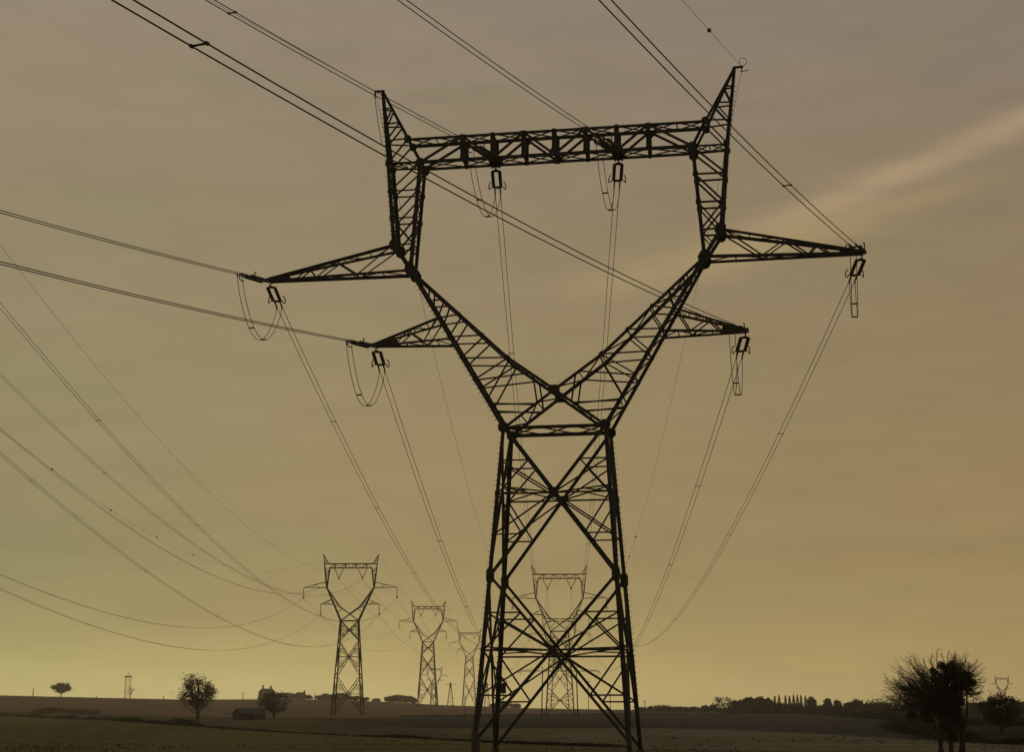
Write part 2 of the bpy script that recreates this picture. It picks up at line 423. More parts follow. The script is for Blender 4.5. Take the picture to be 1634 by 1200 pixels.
# fork arms
CR = lambda sy: V((0, sy*1.55, 24.51)); BD = lambda s, sy: V((s*3.3, sy*1.42, 26.92))
SL = lambda s, sy: V((s*10.49, sy*.72, 33.78)); SU = lambda s, sy: V((s*11.71, sy*.80, 35.7))
BB = lambda s, sy: V((s*9.87, sy*.75, 41.95)); BO = lambda s, sy: V((s*12.27, sy*.66, 42.0))
BT = lambda s, sy: V((s*10.82, sy*.76, 43.78)); PK = lambda s: V((s*12.98, 0, 48.))
def outer(s, sy, z): t = (z-ZW)/(33.78-ZW); return W[s, sy].lerp(SL(s, sy), t)
def inner(s, sy, z):
    if z < 26.92: return CR(sy).lerp(BD(s, sy), (z-24.51)/2.41)
    return BD(s, sy).lerp(SL(s, sy), (z-26.92)/(33.78-26.92))
for s in (-1, 1):
    m = MB()
    for sy in (-1, 1):
        m.angle(W[s, sy], SL(s, sy), .25, s, -sy, t=.05); m.angle(SL(s, sy), SU(s, sy), .25, s, -sy, t=.05)
        m.angle(BD(s, sy), SL(s, sy), .22, s, sy)
        m.angle(W[-s, sy], CR(sy), .20, s, sy); m.angle(CR(sy), BD(s, sy), .22, s, sy)
        def o_(z): return outer(s, sy, z)
        def i_(z): return inner(s, sy, z)
        dg = lambda x: W[s, sy].lerp(CR(sy), x)
        for a, b in ((o_(23.6), dg(.63)), (o_(25.39), i_(25.75)), (o_(27.04), i_(26.92)), (o_(28.64), i_(28.65)), (o_(30.1), i_(30.27)), (o_(31.4), i_(31.45)),
                     (o_(23.95), i_(26.8)), (o_(25.45), i_(26.9)), (o_(27.1), i_(28.55)), (o_(28.7), i_(30.1)), (o_(30.15), i_(31.35)), (o_(31.4), i_(32.4)),
                     (i_(25.6), dg(.66)), (dg(.6), o_(23.7))):
            m.bar(a, b, .10)
    # lattice between the near and far chords
    lo = [ZW, 23.6, 25.39, 27.04, 28.64, 30.1, 31.4, 32.6]
    for a, b in zip(lo, lo[1:]):
        m.bar(outer(s, -1, a), outer(s, 1, b), .08); m.bar(outer(s, -1, b), outer(s, 1, b), .08)
    li = [24.7, 25.75, 26.92, 28.65, 30.27, 31.45, 32.6]
    for i, (a, b) in enumerate(zip(li, li[1:])):
        m.bar(inner(s, 1 if i % 2 else -1, a), inner(s, -1 if i % 2 else 1, b), .08); m.bar(inner(s, -1, b), inner(s, 1, b), .08)
    zig(m, W[s, -1], CR(-1), W[s, 1], CR(1), 3, .08)
    bolts(m, outer(s, -1, ZW), outer(s, -1, 33.5), (s, 0, -.4))
    o = m.build('fork_arm', st, tower)
    g = []
    for sy in (-1, 1):
        q = SL(s, sy); g.append((q.x, q.y, q.z, .8, .95, -s*R(30)))
        q = BD(s, sy); g.append((q.x, q.y, q.z, .4, .32, s*R(40)))
        for z in (28.65, 30.27): q = inner(s, sy, z); g.append((q.x, q.y, q.z, .3, .26, s*R(44)))
        for z in (25.39, 27.04, 28.64, 30.1): q = outer(s, sy, z); g.append((q.x, q.y, q.z, .3, .34, s*R(-30)))
    gus(o, g, st)
m = MB()
for sy in (-1, 1):
    m.plate(CR(sy)+V((0, sy*.1, 0)), V((1, 0, 0)), V((0, 0, 1)), oct_pts(.78, .62), .04)
m.bar(CR(-1), CR(1), .14)
m.build('crotch_joint', st, tower)

# window columns
for s in (-1, 1):
    m = MB(); col = lambda z, sy: (SL(s, sy).lerp(BB(s, sy), (z-33.78)/8.17), SU(s, sy).lerp(BO(s, sy), (z-35.7)/6.3))
    for sy in (-1, 1):
        m.angle(SL(s, sy), BB(s, sy), .25, -s, -sy, t=.05); m.angle(SU(s, sy), BO(s, sy), .27, s, -sy, t=.05)
        for z in (39.85, 37.76, 35.75): a, b = col(z, sy); m.angle(a, b, .12)
        m.angle(col(41.9, sy)[0], col(39.9, sy)[1], .13); m.angle(col(39.8, sy)[0], col(37.8, sy)[1], .13)
        m.bar(col(37.7, sy)[0], col(35.8, sy)[1], .11); m.bar(col(37.7, sy)[1], col(35.8, sy)[0], .11)
        m.bar(col(35.7, sy)[0], SL(s, sy).lerp(SU(s, sy), .5), .09)
    for i in (0, 1):
        zs = [35.75, 37.76, 39.85, 41.9]
        for a, b in zip(zs, zs[1:]): m.bar(col(a, -1)[i], col(b, 1)[i], .08); m.bar(col(b, -1)[i], col(b, 1)[i], .08)
        n = 8
        zig(m, col(35.75, -1)[i], col(41.9, -1)[i], col(35.75, 1)[i], col(41.9, 1)[i], n, .06)
    bolts(m, SU(s, -1), BO(s, -1), (s, 0, 0))
    o = m.build('window_column', st, tower)
    g = []
    for sy in (-1, 1):
        q = SU(s, sy); g.append((q.x-s*.05, q.y, q.z, .74, .92, -s*R(15)))
        q = BB(s, sy); g.append((q.x-s*.0, q.y, q.z-.1, .66, .8, 0))
        for z in (39.85, 37.76):
            for q in col(z, sy): g.append((q.x, q.y, q.z, .38, .5, 0))
        q = BO(s, sy); g.append((q.x, q.y, q.z, .46, .55, 0))
    gus(o, g, st)
    # earth-wire peak
    m = MB()
    for sy in (-1, 1):
        m.angle(BO(s, sy), PK(s), .22, s, sy, t=.04); m.angle(BT(s, sy), PK(s), .19, s, sy); m.angle(BT(s, sy), BB(s, sy), .19, s, sy)
        m.angle(BB(s, sy), BO(s, sy), .15, 1, sy)
        oz = lambda z: BO(s, sy).lerp(PK(s), (z-42)/6); iz = lambda z: BT(s, sy).lerp(PK(s), (z-43.78)/4.22)
        for a, b in ((oz(46.55), iz(46.5)), (oz(45.25), iz(45.25)), (oz(43.9), iz(43.85)), (iz(46.45), oz(45.3)), (iz(45.2), oz(43.95)), (iz(43.8), oz(42.1))): m.bar(a, b, .10)
    for z in (43.9, 45.25, 46.55):
        oz = lambda k: BO(s, k).lerp(PK(s), (z-42)/6); m.bar(oz(-1), oz(1), .07)
    zig(m, BO(s, -1), PK(s), BO(s, 1), PK(s), 7, .06)
    zig(m, BB(s, -1), BO(s, -1), BB(s, 1), BO(s, 1), 2, .07, cross=True)
    bolts(m, BO(s, -1), V((s*12.9, 0, 47.2)), (s, 0, 0))
    m.bar(PK(s)+V((-.12*s, 0, 0)), PK(s)+V((s*.62, 0, .02)), .14, (0, 1, 0))
    if s > 0:
        ring = [PK(s)+V((.62+.27*math.cos(t), 0, .40+.30*math.sin(t))) for t in [i*2*math.pi/18-1.9 for i in range(17)]]
        m.tube(ring, .022, 5); m.bar(PK(s)+V((.5, 0, -.05)), PK(s)+V((.5, .0, -.42)), .05); m.bar(PK(s)+V((.42, 0, -.33)), PK(s)+V((1.0, 0, -.28)), .05)
    else:
        a = PK(s)+V((-.6, 0, 0)); m.tube([a, a+V((.05, 0, -.9)), a+V((.30, 0, -2.6)), a+V((.62, 0, -4.2))], .025, 5)
        m.bar(a, a+V((0, 0, -.5)), .09)
    o = m.build('earth_wire_peak', st, tower)
    gus(o, [(BT(s, sy).x, BT(s, sy).y, BT(s, sy).z-.02, .52, .62, 0) for sy in (-1, 1)], st)

# crossbeam
m = MB(); KX = [k*2.25 for k in range(-3, 4)]
for sy in (-1, 1):
    m.angle(BT(-1, sy), BT(1, sy), .21, 1, sy, t=.04); m.angle(BB(-1, sy), BB(1, sy), .21, 1, -sy, t=.04)
    T = lambda x: V((x, sy*.76, 43.78)); B = lambda x: V((x, sy*.75, 41.95))
    for i, x in enumerate(KX): m.bar(T(x), B(x), .30 if i % 2 == 0 else .36, (0, 1, 0), .12)
    seq = [B(-9.87), T(-6.75), B(-4.5), T(-2.25), B(0), T(2.25), B(4.5), T(6.75), B(9.87)]
    for a, b in zip(seq, seq[1:]): m.angle(a, b, .16)
bx = [-9.87]+KX+[9.87]; tx = [-10.82]+KX+[10.82]
for a, b in zip(tx, tx[1:]): zig(m, V((a, -.76, 43.78)), V((b, -.76, 43.78)), V((a, .76, 43.78)), V((b, .76, 43.78)), 2 if abs(a)+abs(b) > 15 else 1, .075, cross=True)
for a, b in zip(bx, bx[1:]): zig(m, V((a, -.75, 41.95)), V((b, -.75, 41.95)), V((a, .75, 41.95)), V((b, .75, 41.95)), 1, .075, cross=True)
for x in KX:
    zig(m, V((x, -.76, 43.7)), V((x, -.75, 42.0)), V((x, .76, 43.7)), V((x, .75, 42.0)), 2, .10, cross=True)
    m.bar((x, -.76, 43.78), (x, .76, 43.78), .12); m.bar((x, -.75, 41.95), (x, .75, 41.95), .12)
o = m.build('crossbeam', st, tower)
g = []
for sy in (-1, 1):
    for x in (-6.75, -2.25, 2.25, 6.75): g.append((x, sy*.76, 43.62, .62, .5, 0))
    for x in (-4.5, 0, 4.5): g.append((x, sy*.75, 42.1, .85 if x else .7, .62, 0))
    for x in (-4.5, 0, 4.5): g.append((x, sy*.76, 43.74, .34, .3, 0))
    for x in (-6.75, -2.25, 2.25, 6.75): g.append((x, sy*.75, 41.98, .40, .36, 0))
gus(o, g, st)
m = MB()     # hangers under the beam that carry the two inner phases
for s in (-1, 1):
    m.plate((s*4.5, 0, 42.0), V((1, 0, 0)), V((0, 1, 0)), oct_pts(.9, 1.7), .06)
    for k in (-.26, .26): m.bar((s*4.5+k, .5, 42.0), (s*4.5+k, .5, 41.6), .1)
m.build('hanger_bracket', st, tower)

# cross arms
def cross_arm(Ttop, Tbot, tip, wch, fr):
    m = MB(); tips = {}
    for sy in (-1, 1):
        e = tip+V((0, sy*.10, 0)); tt = Ttop(sy); bb = Tbot(sy)
        s = 1 if tip.x > 0 else -1
        m.angle(tt, e+V((0, 0, .1)), wch, 1, sy); m.angle(bb, e-V((0, 0, .06)), wch, 1, -sy)
        tp = lambda t: tt.lerp(e+V((0, 0, .1)), t); bp = lambda t: bb.lerp(e-V((0, 0, .06)), t)
        for a, b in fr:
            m.angle(tp(a), bp(b), .10)
    for t in (.3, .5, .7): m.bar(Ttop(-1).lerp(tip, t), Ttop(1).lerp(tip, t), .06)
    zig(m, Ttop(-1), tip, Ttop(1), tip, 5, .06); zig(m, Tbot(-1), tip, Tbot(1), tip, 5, .065, flip=1)
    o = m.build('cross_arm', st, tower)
    m = MB(); s = 1 if tip.x > 0 else -1
    for sy in (-.12, .12):
        m.plate(tip+V((-s*.55, sy, .05)), V((1, 0, 0)), V((0, 0, 1)),
                ([(-1.0, -.13), (.75, -.13), (.75, .12), (-.1, .2), (-1.0, .36)] if s > 0 else [(-.75, -.13), (1.0, -.13), (1.0, .36), (.1, .2), (-.75, .12)]), .04)
    m.bar(tip+V((-s*.05, -.45, -.05)), tip+V((-s*.05, .45, -.05)), .16)
    m.build('arm_end_plate', st, o)
UT = {}; 
for s in (-1, 1):
    tip = V((s*21.3, 0, 33.72)); UT[s] = tip
    cross_arm(lambda sy: SU(s, sy), lambda sy: SL(s, sy), tip, .20, [(0.02, .37), (.46, .37), (.46, .66), (.68, .66), (.68, .80)])
LT = {}
for s in (-1, 1):
    tip = V((s*13.17, 0, 28.50)); LT[s] = tip
    cross_arm(lambda sy: outer(s, sy, 30.1), lambda sy: outer(s, sy, 28.5), tip, .16, [(.04, .35), (.48, .35), (.48, .72), (.7, .72)])
# danger plate on a leg
m = MB(); q = legp(-1, 1)(4.35); m.box(q+V((.36, -.28, 0)), .42, .05, .72)
sg = m.build('sign_plate', M['sign'], tower)
m = MB(); m.bar(q+V((.1, -.24, .2)), q+V((.5, -.24, .2)), .04); m.tube([q+V((.36, -.28, .36)), q+V((.42, -.28, .62)), q+V((.56, -.28, .55)), q+V((.66, -.28, .3))], .02, 5); m.build('sign_bracket', st, sg)

MW = Matrix.Translation((TX, TY, 0)) @ Matrix.Rotation(-TH, 4, 'Z')
def wl(p): return MW @ V(p)

# ------------------------------------------------------------ tension insulators, jumpers, conductors
AZ_IN = R(202.45); AZ_OUT = R(1.85)
DIN = V((math.sin(AZ_IN), math.cos(AZ_IN), 0)); DOUT = V((math.sin(AZ_OUT), math.cos(AZ_OUT), 0))
def tension_set(P, d, slope, label):
    """double glass insulator string from P along d; returns the end where the wires start"""
    k = (d-V((0, 0, slope))).normalized(); sd_ = V((-d.y, d.x, 0)).normalized(); up = sd_.cross(k)
    if up.z < 0: up = -up
    root = empty('tension_insulator', P); tag(root, label, 'insulator', 'double tension insulator strings on the near pylon')
    O = V((0, 0, 0)); pt = lambda t, a=0., b=0.: O+k*t+sd_*a+up*b
    m = MB(); m.bar(pt(0), pt(.38), .09); m.plate(pt(.45), sd_, k, [(-.10, -.14), (.10, -.14), (.36, .10), (.36, .2), (-.36, .2), (-.36, .10)], .06); m.build('yoke_plate', st, root)
    for a in (-.27, .27):
        m = MB(); n = 17; L0, L1 = .62, 2.86
        m.tube([pt(L0-.1, a), pt(L1+.1, a)], .035, 6)
        for i in range(n):
            t = L0+(L1-L0)*(i+.5)/n
            m.tube([pt(t-.055, a), pt(t-.03, a), pt(t+.02, a), pt(t+.05, a)], [.05, .125, .135, .05], 8)
        m.build('insulator_string', M['glass'], root)
    m = MB(); m.plate(pt(3.0), sd_, k, [(-.36, -.12), (.36, -.12), (.36, 0), (.2, .16), (-.2, .16), (-.36, 0)], .06); m.build('yoke_plate', st, root)
    for a in (-1, 1):
        m = MB(); ctr = pt(3.0, a*.52); pts = []
        for i in range(11):
            t = math.pi*(-.65+1.3*i/10); pts.append(ctr+sd_*a*(.10*math.cos(t)+.02)+up*.26*math.sin(t)+k*(-.30+.34*math.cos(t*.9)))
        m.tube(pts, .040, 5); m.bar(pt(3.0, a*.3), ctr+k*.02, .05); m.build('arcing_horn', st, root)
        m = MB(); m.tube([pt(3.1, a*.17), pt(3.3, a*.2), pt(4.1, a*.2), pt(4.25, a*.2)], [.05, .065, .055, .03], 6)
        m.bar(pt(3.9, a*.2), pt(4.0, a*.2, -.22), .07)
        m.build('dead_end_clamp', st, root)
    return P+pt(4.2), P+pt(3.95)-V((0, 0, .22)), sd_
WIRES = []
def span(P, Q, c, side, label, group, name='conductor_bundle', tmin=None, tw=.2, r=.024, n=90, spacers=(), twin=True, balls=()):
    """sagging wire(s) from P to Q: z follows a parabola of curvature c"""
    L = V((Q.x-P.x, Q.y-P.y)).length; dz = Q.z-P.z
    f = lambda t: V((lerp(P.x, Q.x, t), lerp(P.y, Q.y, t), P.z+dz*t-c*L*L*t*(1-t)))
    ts = [(i/n)**1.0 for i in range(n+1)]
    root = empty(name, P); tag(root, label, 'cable' , group)
    for a in ((-tw, tw) if twin else (0,)):
        m = MB(); m.tube([f(t)-P+side*a for t in ts], r, 5); m.build('wire', M['wire'], root)
    if spacers:
        for t in spacers:
            m = MB(); c0 = f(t/L)-P; m.bar(c0-side*tw, c0+side*tw, .055)
            for a in (-tw, tw): m.bar(c0+side*a-(f(t/L+.001)-f(t/L)).normalized()*.09, c0+side*a+(f(t/L+.001)-f(t/L)).normalized()*.09, .085)
            m.build('spacer', st, root)
    for t in balls:
        m = MB(); c0 = f(t/L)-P; ico(m, c0, .15 if t < 250 else .19); m.build('bird_marker', M['ball'], root)
    return f
def ico(m, c, r, n=8, k=5):
    pts = []; o = len(m.v)
    for i in range(k+1):
        ph = math.pi*i/k
        for j in range(n):
            th = 2*math.pi*j/n; m.v.append((c.x+r*math.sin(ph)*math.cos(th), c.y+r*math.sin(ph)*math.sin(th), c.z+r*math.cos(ph)))
    for i in range(k):
        for j in range(n):
            m.f.append((o+i*n+j, o+(i+1)*n+j, o+(i+1)*n+(j+1) % n, o+i*n+(j+1) % n))
def jumper(A, B, sa, sb, sag, label):
    root = empty('jumper_loop', A); tag(root, label, 'jumper cable', 'jumper loops under the near pylon arms')
    def f(t, k):
        p = A.lerp(B, t)+(sa.lerp(sb, t)).normalized()*k*.2
        return p-V((0, 0, sag*(math.sin(math.pi*t)**.72)))-A
    for k in (-1, 1):
        m = MB(); n = 28; m.tube([f(.5-.5*math.cos(math.pi*i/n), k) for i in range(n+1)], .024, 5); m.build('wire', M['wire'], root)
    for t in (.32, .62):
        m = MB(); m.bar(f(t, -1), f(t, 1), .09); m.build('spacer', st, root)

# suspension towers further on: line 1 (straight ahead) and line 2 (left)
ZT = {}
def susp_tower(x, y, Hb, rz, label, group='distant twin lattice pylons of the two lines', thick=1.0, strings=True, strlabel=None, zbase=None):
    zb = ground_z(x, y)-.3 if zbase is None else zbase
    root = empty('lattice_tower', (x, y, zb), rz); tag(root, label, 'pylon', group)
    k = thick; ww = 3.52; wb = ww+Hb*.062; bw = 1.64; bb_ = bw+Hb*.085
    L = lambda sx, sy: (lambda z: V((sx*lerp(wb, ww, z/Hb), sy*lerp(bb_, bw, z/Hb), z)))
    for sx in (-1, 1):
        for sy in (-1, 1):
            m = MB(); m.bar(L(sx, sy)(0), L(sx, sy)(Hb), .34*k); m.build('leg', st, root)
    lv = [Hb, Hb-7.8, Hb-21.5, .4]
    for axis in (0, 1):
        for s in (-1, 1):
            m = MB(); P = (lambda q, z: L(q, s)(z)) if axis == 0 else (lambda q, z: L(s, q)(z))
            for a, b in zip(lv, lv[1:]):
                if axis == 0: x_face(m, P, a, 0, b, .24*k, .11*k)
                else: m.bar(P(-1, a), P(1, b), .16*k); m.bar(P(1, a), P(-1, b), .16*k)
            m.bar(P(-1, Hb), P(1, Hb), .26*k)
            m.build('bracing_panel', st, root)
    z = Hb
    for s in (-1, 1):
        m = MB()
        for sy in (-1, 1):
            w0 = V((s*ww, sy*bw, z)); cr = V((0, sy*1.5, z+2.6)); bd = V((s*4.1, sy*1.25, z+5.6)); sl = V((s*9.35, sy*.7, z+13.0)); su = V((s*9.75, sy*.7, z+15.2))
            m.bar(w0, sl, .32*k); m.bar(sl, su, .3*k); m.bar(V((-s*ww, sy*bw, z)), cr, .2*k); m.bar(cr, bd, .26*k); m.bar(bd, sl, .26*k)
            for a, b in ((.25, .35), (.45, .35), (.45, .55), (.62, .55), (.62, .72), (.78, .72)):
                pa = w0.lerp(sl, a); pb = cr.lerp(bd, min(1, b/.5)) if b < .5 else bd.lerp(sl, (b-.5)/.5); m.bar(pa, pb, .11*k)
        m.build('fork_arm', st, root)
        m = MB()
        for sy in (-1, 1):
            sl = V((s*9.0, sy*.7, z+13.0)); bi = V((s*8.4, sy*.7, z+20.8)); bo = V((s*10.35, sy*.7, z+21.0)); su = V((s*9.75, sy*.7, z+15.2))
            m.bar(V((s*9.3, sy*.7, z+13.0)), bi, .26*k); m.bar(su, bo, .28*k)
            zig(m, su, bo, sl.lerp(bi, .25), bi, 4, .11*k)
        m.build('window_column', st, root)
        m = MB()
        for sy in (-1, 1):
            bo = V((s*10.35, sy*.7, z+21.0)); bt = V((s*10.4, sy*.7, z+22.4)); pk = V((s*10.95, 0, z+26.0)); bi = V((s*8.9, sy*.7, z+22.4))
            m.bar(bo, pk, .2*k); m.bar(bi, pk, .16*k); zig(m, bt, pk, bi, pk, 3, .09*k)
        m.bar((s*10.7, 0, z+26.0), (s*11.3, 0, z+26.05), .16*k)
        m.build('earth_wire_peak', st, root)
        for kind in (0, 1):
            m = MB()
            for sy in (-1, 1):
                if kind == 0: a = V((s*9.75, sy*.7, z+15.2)); b = V((s*9.3, sy*.7, z+12.9)); t = V((s*18.6, 0, z+13.1))
                else:
                    a = V((s*ww, sy*bw, z)).lerp(V((s*9.35, sy*.7, z+13.0)), .64); b = V((s*ww, sy*bw, z)).lerp(V((s*9.35, sy*.7, z+13.0)), .5); t = V((s*11.6, 0, z+6.5))
                m.bar(a, t, .17*k); m.bar(b, t, .19*k)
                m.bar(a.lerp(t, .45), b.lerp(t, .3), .09*k); m.bar(a.lerp(t, .45), b.lerp(t, .66), .09*k)
            m.build('cross_arm', st, root)
    m = MB()
    for sy in (-1, 1):
        T = lambda q: V((q, sy*.7, z+22.4)); B = lambda q: V((q, sy*.7, z+20.75))
        m.bar(T(-10.4), T(10.4), .30*k); m.bar(B(-8.4), B(8.4), .28*k)
        xs_ = [-8.4+i*2.1 for i in range(9)]
        for i, (a, b) in enumerate(zip(xs_, xs_[1:])): m.bar(T(a) if i % 2 else B(a), B(b) if i % 2 else T(b), .12*k)
        for q in (-6.3, -2.1, 2.1, 6.3): m.bar(T(q), B(q), .2*k)
    m.build('crossbeam', st, root)
    mw = Matrix.Translation((x, y, zb)) @ Matrix.Rotation(rz, 4, 'Z')
    cl = {}
    for key, (a, zz) in {'UL': (-18.6, 13.1), 'UR': (18.6, 13.1), 'LL': (-11.6, 6.5), 'LR': (11.6, 6.5)}.items():
        top = mw @ V((a, 0, z+zz)); cl[key] = top-V((0, 0, 4.2))
        if strings:
            o = empty('suspension_insulator', top)
            nm = {'UL': 'upper left arm', 'UR': 'upper right arm', 'LL': 'lower left arm', 'LR': 'lower right arm'}[key]
            tag(o, 'thin insulator hanging under the %s of the %s' % (nm, strlabel), 'insulator', 'hanging insulators on the distant pylons')
            m = MB(); m.tube([V((0, 0, -.0)), V((0, 0, -3.7))], .11*k, 6); m.build('insulator_string', M['glass'], o)
            m = MB(); m.box((0, 0, -3.95), .55*k, .3, .5); m.build('clamp', st, o)
    for key, a in (('WL', -4.7), ('WR', 4.7)):
        cl[key] = mw @ V((a, 0, z+16.6))
        if strings:
            top = mw @ V((a, 0, z+20.6)); o = empty('suspension_insulator', top, rz)
            tag(o, 'V-shaped insulator pair, %s one, in the %s' % ('left' if a < 0 else 'right', strlabel), 'insulator', 'V-shaped insulators on the distant pylons')
            for q in (-1, 1):
                m = MB(); m.tube([V((q*1.9, 0, 0)), V((q*.1, 0, -3.6))], .11*k, 6); m.build('insulator_string', M['glass'], o)
            m = MB(); m.box((0, 0, -3.8), .6*k, .3, .5); m.build('clamp', st, o)
    cl['EL'] = mw @ V((-11, 0, z+26)); cl['ER'] = mw @ V((11, 0, z+26))
    return cl

def wz(px, py, D): return at(px, py, D)
def put(px, D, wy, label, sl, **k):
    """a suspension tower whose waist stands at photo height wy at distance D"""
    p = at(px, wy, D); zb = ground_z(p.x, D)-.3
    return susp_tower(p.x, D, p.z-zb, -R(1.9), label, strlabel=sl, **k)
T2 = put(893, 611, 1008, 'distant lattice pylon framed between the legs of the huge near pylon', 'framed central pylon', thick=1.15)
T3 = put(893, 950, 1047, 'faint smaller lattice pylon right behind the one framed between the near pylon legs', 'faint pylon behind the framed one', thick=1.2)
A1 = put(558, 611, 991, 'distant dark lattice pylon left of the near pylon, largest of the left-hand row', 'largest pylon of the left-hand row', thick=1.2)
A2 = put(683, 987, 1025, 'second lattice pylon of the left-hand row, smaller and further than the largest', 'second pylon of the left-hand row', thick=1.3)
A3 = put(749, 1480, 1048, 'pale third lattice pylon of the left-hand row, just left of the near pylon leg', 'third pylon of the left-hand row', thick=1.35)
A4 = put(693, 2150, 1094, 'very faint tiny lattice pylon seen through the body of the second left-hand pylon', '', thick=1.6, strings=False)
B1 = put(1600, 2450, 1106, 'tiny lattice pylon on the skyline at the far right above the round dark bush', '', thick=1.9, strings=False)

phase = {'UL': (UT[-1], 'upper left arm'), 'UR': (UT[1], 'upper right arm'), 'LL': (LT[-1], 'lower left arm'), 'LR': (LT[1], 'lower right arm'),
         'WL': (V((-4.5, 0, 41.75)), 'left part of the crossbeam'), 'WR': (V((4.5, 0, 41.75)), 'right part of the crossbeam')}
A_IN, C_IN, A_OUT, C_OUT = .1317, .000557, .141, .000311
SP_IN = {'UL': 38, 'UR': 24, 'LL': 60, 'LR': 66, 'WL': 34, 'WR': 36}
SP_OUT = {'UL': (28, 62, 105, 150, 200), 'UR': (36, 80, 125, 165, 215), 'LL': (55, 100, 150, 200), 'LR': (34, 70, 115, 160, 210), 'WL': (34, 80, 130), 'WR': (36, 85, 130)}
for key, (lp, nm) in phase.items():
    base = wl(lp+V((0, 0, -.12)))
    near_p = base+V((0, 0, -.02)); far_p = base+V((0, 0, -.10)) + DOUT*.25
    if key[0] == 'W': near_p = wl(lp+V((0, -.8, .25))); far_p = wl(lp+V((0, .45, -.12)))
    e1, c1, s1 = tension_set(near_p, DIN, .10, 'double insulator string on the viewer side of the near pylon\'s %s' % nm)
    e2, c2, s2 = tension_set(far_p, DOUT, .16, 'double insulator string on the far side of the near pylon\'s %s' % nm)
    jumper(c1, c2, s1, s2*(1 if s1.dot(s2) > 0 else -1), {'UL': 3.4, 'UR': 3.5, 'LL': 3.4, 'LR': 3.5}.get(key, 3.1), 'pair of thin jumper wires looping below the near pylon\'s %s' % nm)
    L = A_IN/C_IN; Q = V((e1.x+DIN.x*L, e1.y+DIN.y*L, e1.z))
    span(e1, Q, C_IN, s1, 'twin cable from the near pylon\'s %s out over the viewer' % nm, 'twin cables over the viewer', spacers=((SP_IN[key]-4, SP_IN[key]+40) if key != 'WL' else (SP_IN[key]-4,)), r=.028, tw=.26 if key == 'LR' else .2)
    span(e2, T2[key], C_OUT, s2, 'twin cable sagging away into the distance from the near pylon\'s %s' % nm, 'twin cables from the near pylon to the framed one', spacers=SP_OUT[key], n=110)
for s, key, nm in ((-1, 'EL', 'left'), (1, 'ER', 'right')):
    P = wl(PK(s)+V((s*.55, 0, .0))); L = 170
    az = AZ_IN; Q = V((P.x+DIN.x*L, P.y+DIN.y*L, P.z-.116*L+.000073*4*L*L))
    Q.z = P.z-.116*L+.000073*L*L
    span(P, Q, .000073, V((1, 0, 0)), 'thin single earth wire from the near pylon\'s %s peak over the viewer' % nm, 'earth wires of the near pylon', name='earth_wire', twin=False, r=.014, balls=((9,) if s > 0 else ()))
    P2 = P+V((0, 0, -.1))
    span(P2, T2[key], .00038, V((1, 0, 0)), 'thin single earth wire from the near pylon\'s %s peak into the distance' % nm, 'earth wires of the near pylon', name='earth_wire', twin=False, r=.016 if s < 0 else .014,
         balls=(tuple(150+i*22 for i in range(7)) if s > 0 else ()))
# line 1 onwards and line 2
nmk = {'UL': 'upper left', 'UR': 'upper right', 'LL': 'lower left', 'LR': 'lower right', 'WL': 'window left', 'WR': 'window right', 'EL': 'left peak', 'ER': 'right peak'}
X1 = V((1, 0, 0))
for key in nmk:
    e = key[0] == 'E'
    span(T2[key], T3[key], .00031, X1, 'faint cable from the framed pylon\'s %s point to the one behind it' % nmk[key], 'faint far cables', name='earth_wire' if e else 'conductor_bundle', twin=False, r=.025 if e else .042, n=40)
    span(A1[key], A2[key], .00031, X1, 'faint cable from the largest left-row pylon\'s %s point to the second' % nmk[key], 'faint far cables', name='earth_wire' if e else 'conductor_bundle', twin=False, r=.025 if e else .042, n=40)
    span(A2[key], A3[key], .00028, X1, 'very faint cable from the second left-row pylon\'s %s point to the third' % nmk[key], 'faint far cables', name='earth_wire' if e else 'conductor_bundle', twin=False, r=.025 if e else .042, n=40)
    P = A1[key]; a = .162 if not e else .181; c = .000305 if not e else .000334; L = 535
    adj = {'LL': .004, 'UL': .008, 'WL': -.004}.get(key, 0)
    a += adj
    Q = V((P.x, P.y-L, P.z-a*L+c*L*L))
    span(P, Q, c, X1, 'sagging %s crossing the left sky to the largest left-row pylon\'s %s' % ('single earth wire' if e else 'twin cable', nmk[key]), 'cables crossing the left sky',
         name='earth_wire' if e else 'conductor_bundle', twin=not e, tw=.2, r=.016 if e else .023, n=140, spacers=() if e else tuple(range(60, 520, 55)), balls=(tuple(60+i*38 for i in range(11)) if key == 'EL' else ()))

# ------------------------------------------------------------ trees
def branch(mb, rnd, p, d, L, r, depth, terms, spread=.5, droop=0., segs=3, split=(2, 3), taper=.62, shrink=.74):
    pts = [p]; rs = [r]; q = p.copy(); dd = d.copy()
    for i in range(segs):
        dd = (dd+V((rnd.gauss(0, .13), rnd.gauss(0, .13), rnd.gauss(0, .09)-droop))).normalized()
        q = q+dd*L/segs; pts.append(q.copy()); rs.append(r*(1-(1-taper)*(i+1)/segs))
    mb.tube(pts, rs, 5 if depth > 2 else 4 if depth > 1 else 3)
    if depth <= 1:
        terms.append((q, dd, L)); terms.append((pts[-2], dd, L)); return
    for k in range(rnd.randint(*split)):
        ax = V((rnd.gauss(0, 1), rnd.gauss(0, 1), rnd.gauss(0, .6))).normalized()
        nd_ = (dd+ax*spread*rnd.uniform(.7, 1.3)).normalized()
        branch(mb, rnd, q if k else pts[-1], nd_, L*shrink*rnd.uniform(.8, 1.2), rs[-1]*.78, depth-1, terms, spread, droop, segs, split, taper, shrink)
    if depth > 2 and rnd.random() < .7:
        ax = V((rnd.gauss(0, 1), rnd.gauss(0, 1), .2)).normalized()
        branch(mb, rnd, pts[1], (dd+ax*spread*1.5).normalized(), L*shrink*.8, rs[1]*.6, depth-2, terms, spread, droop, segs, split, taper, shrink)
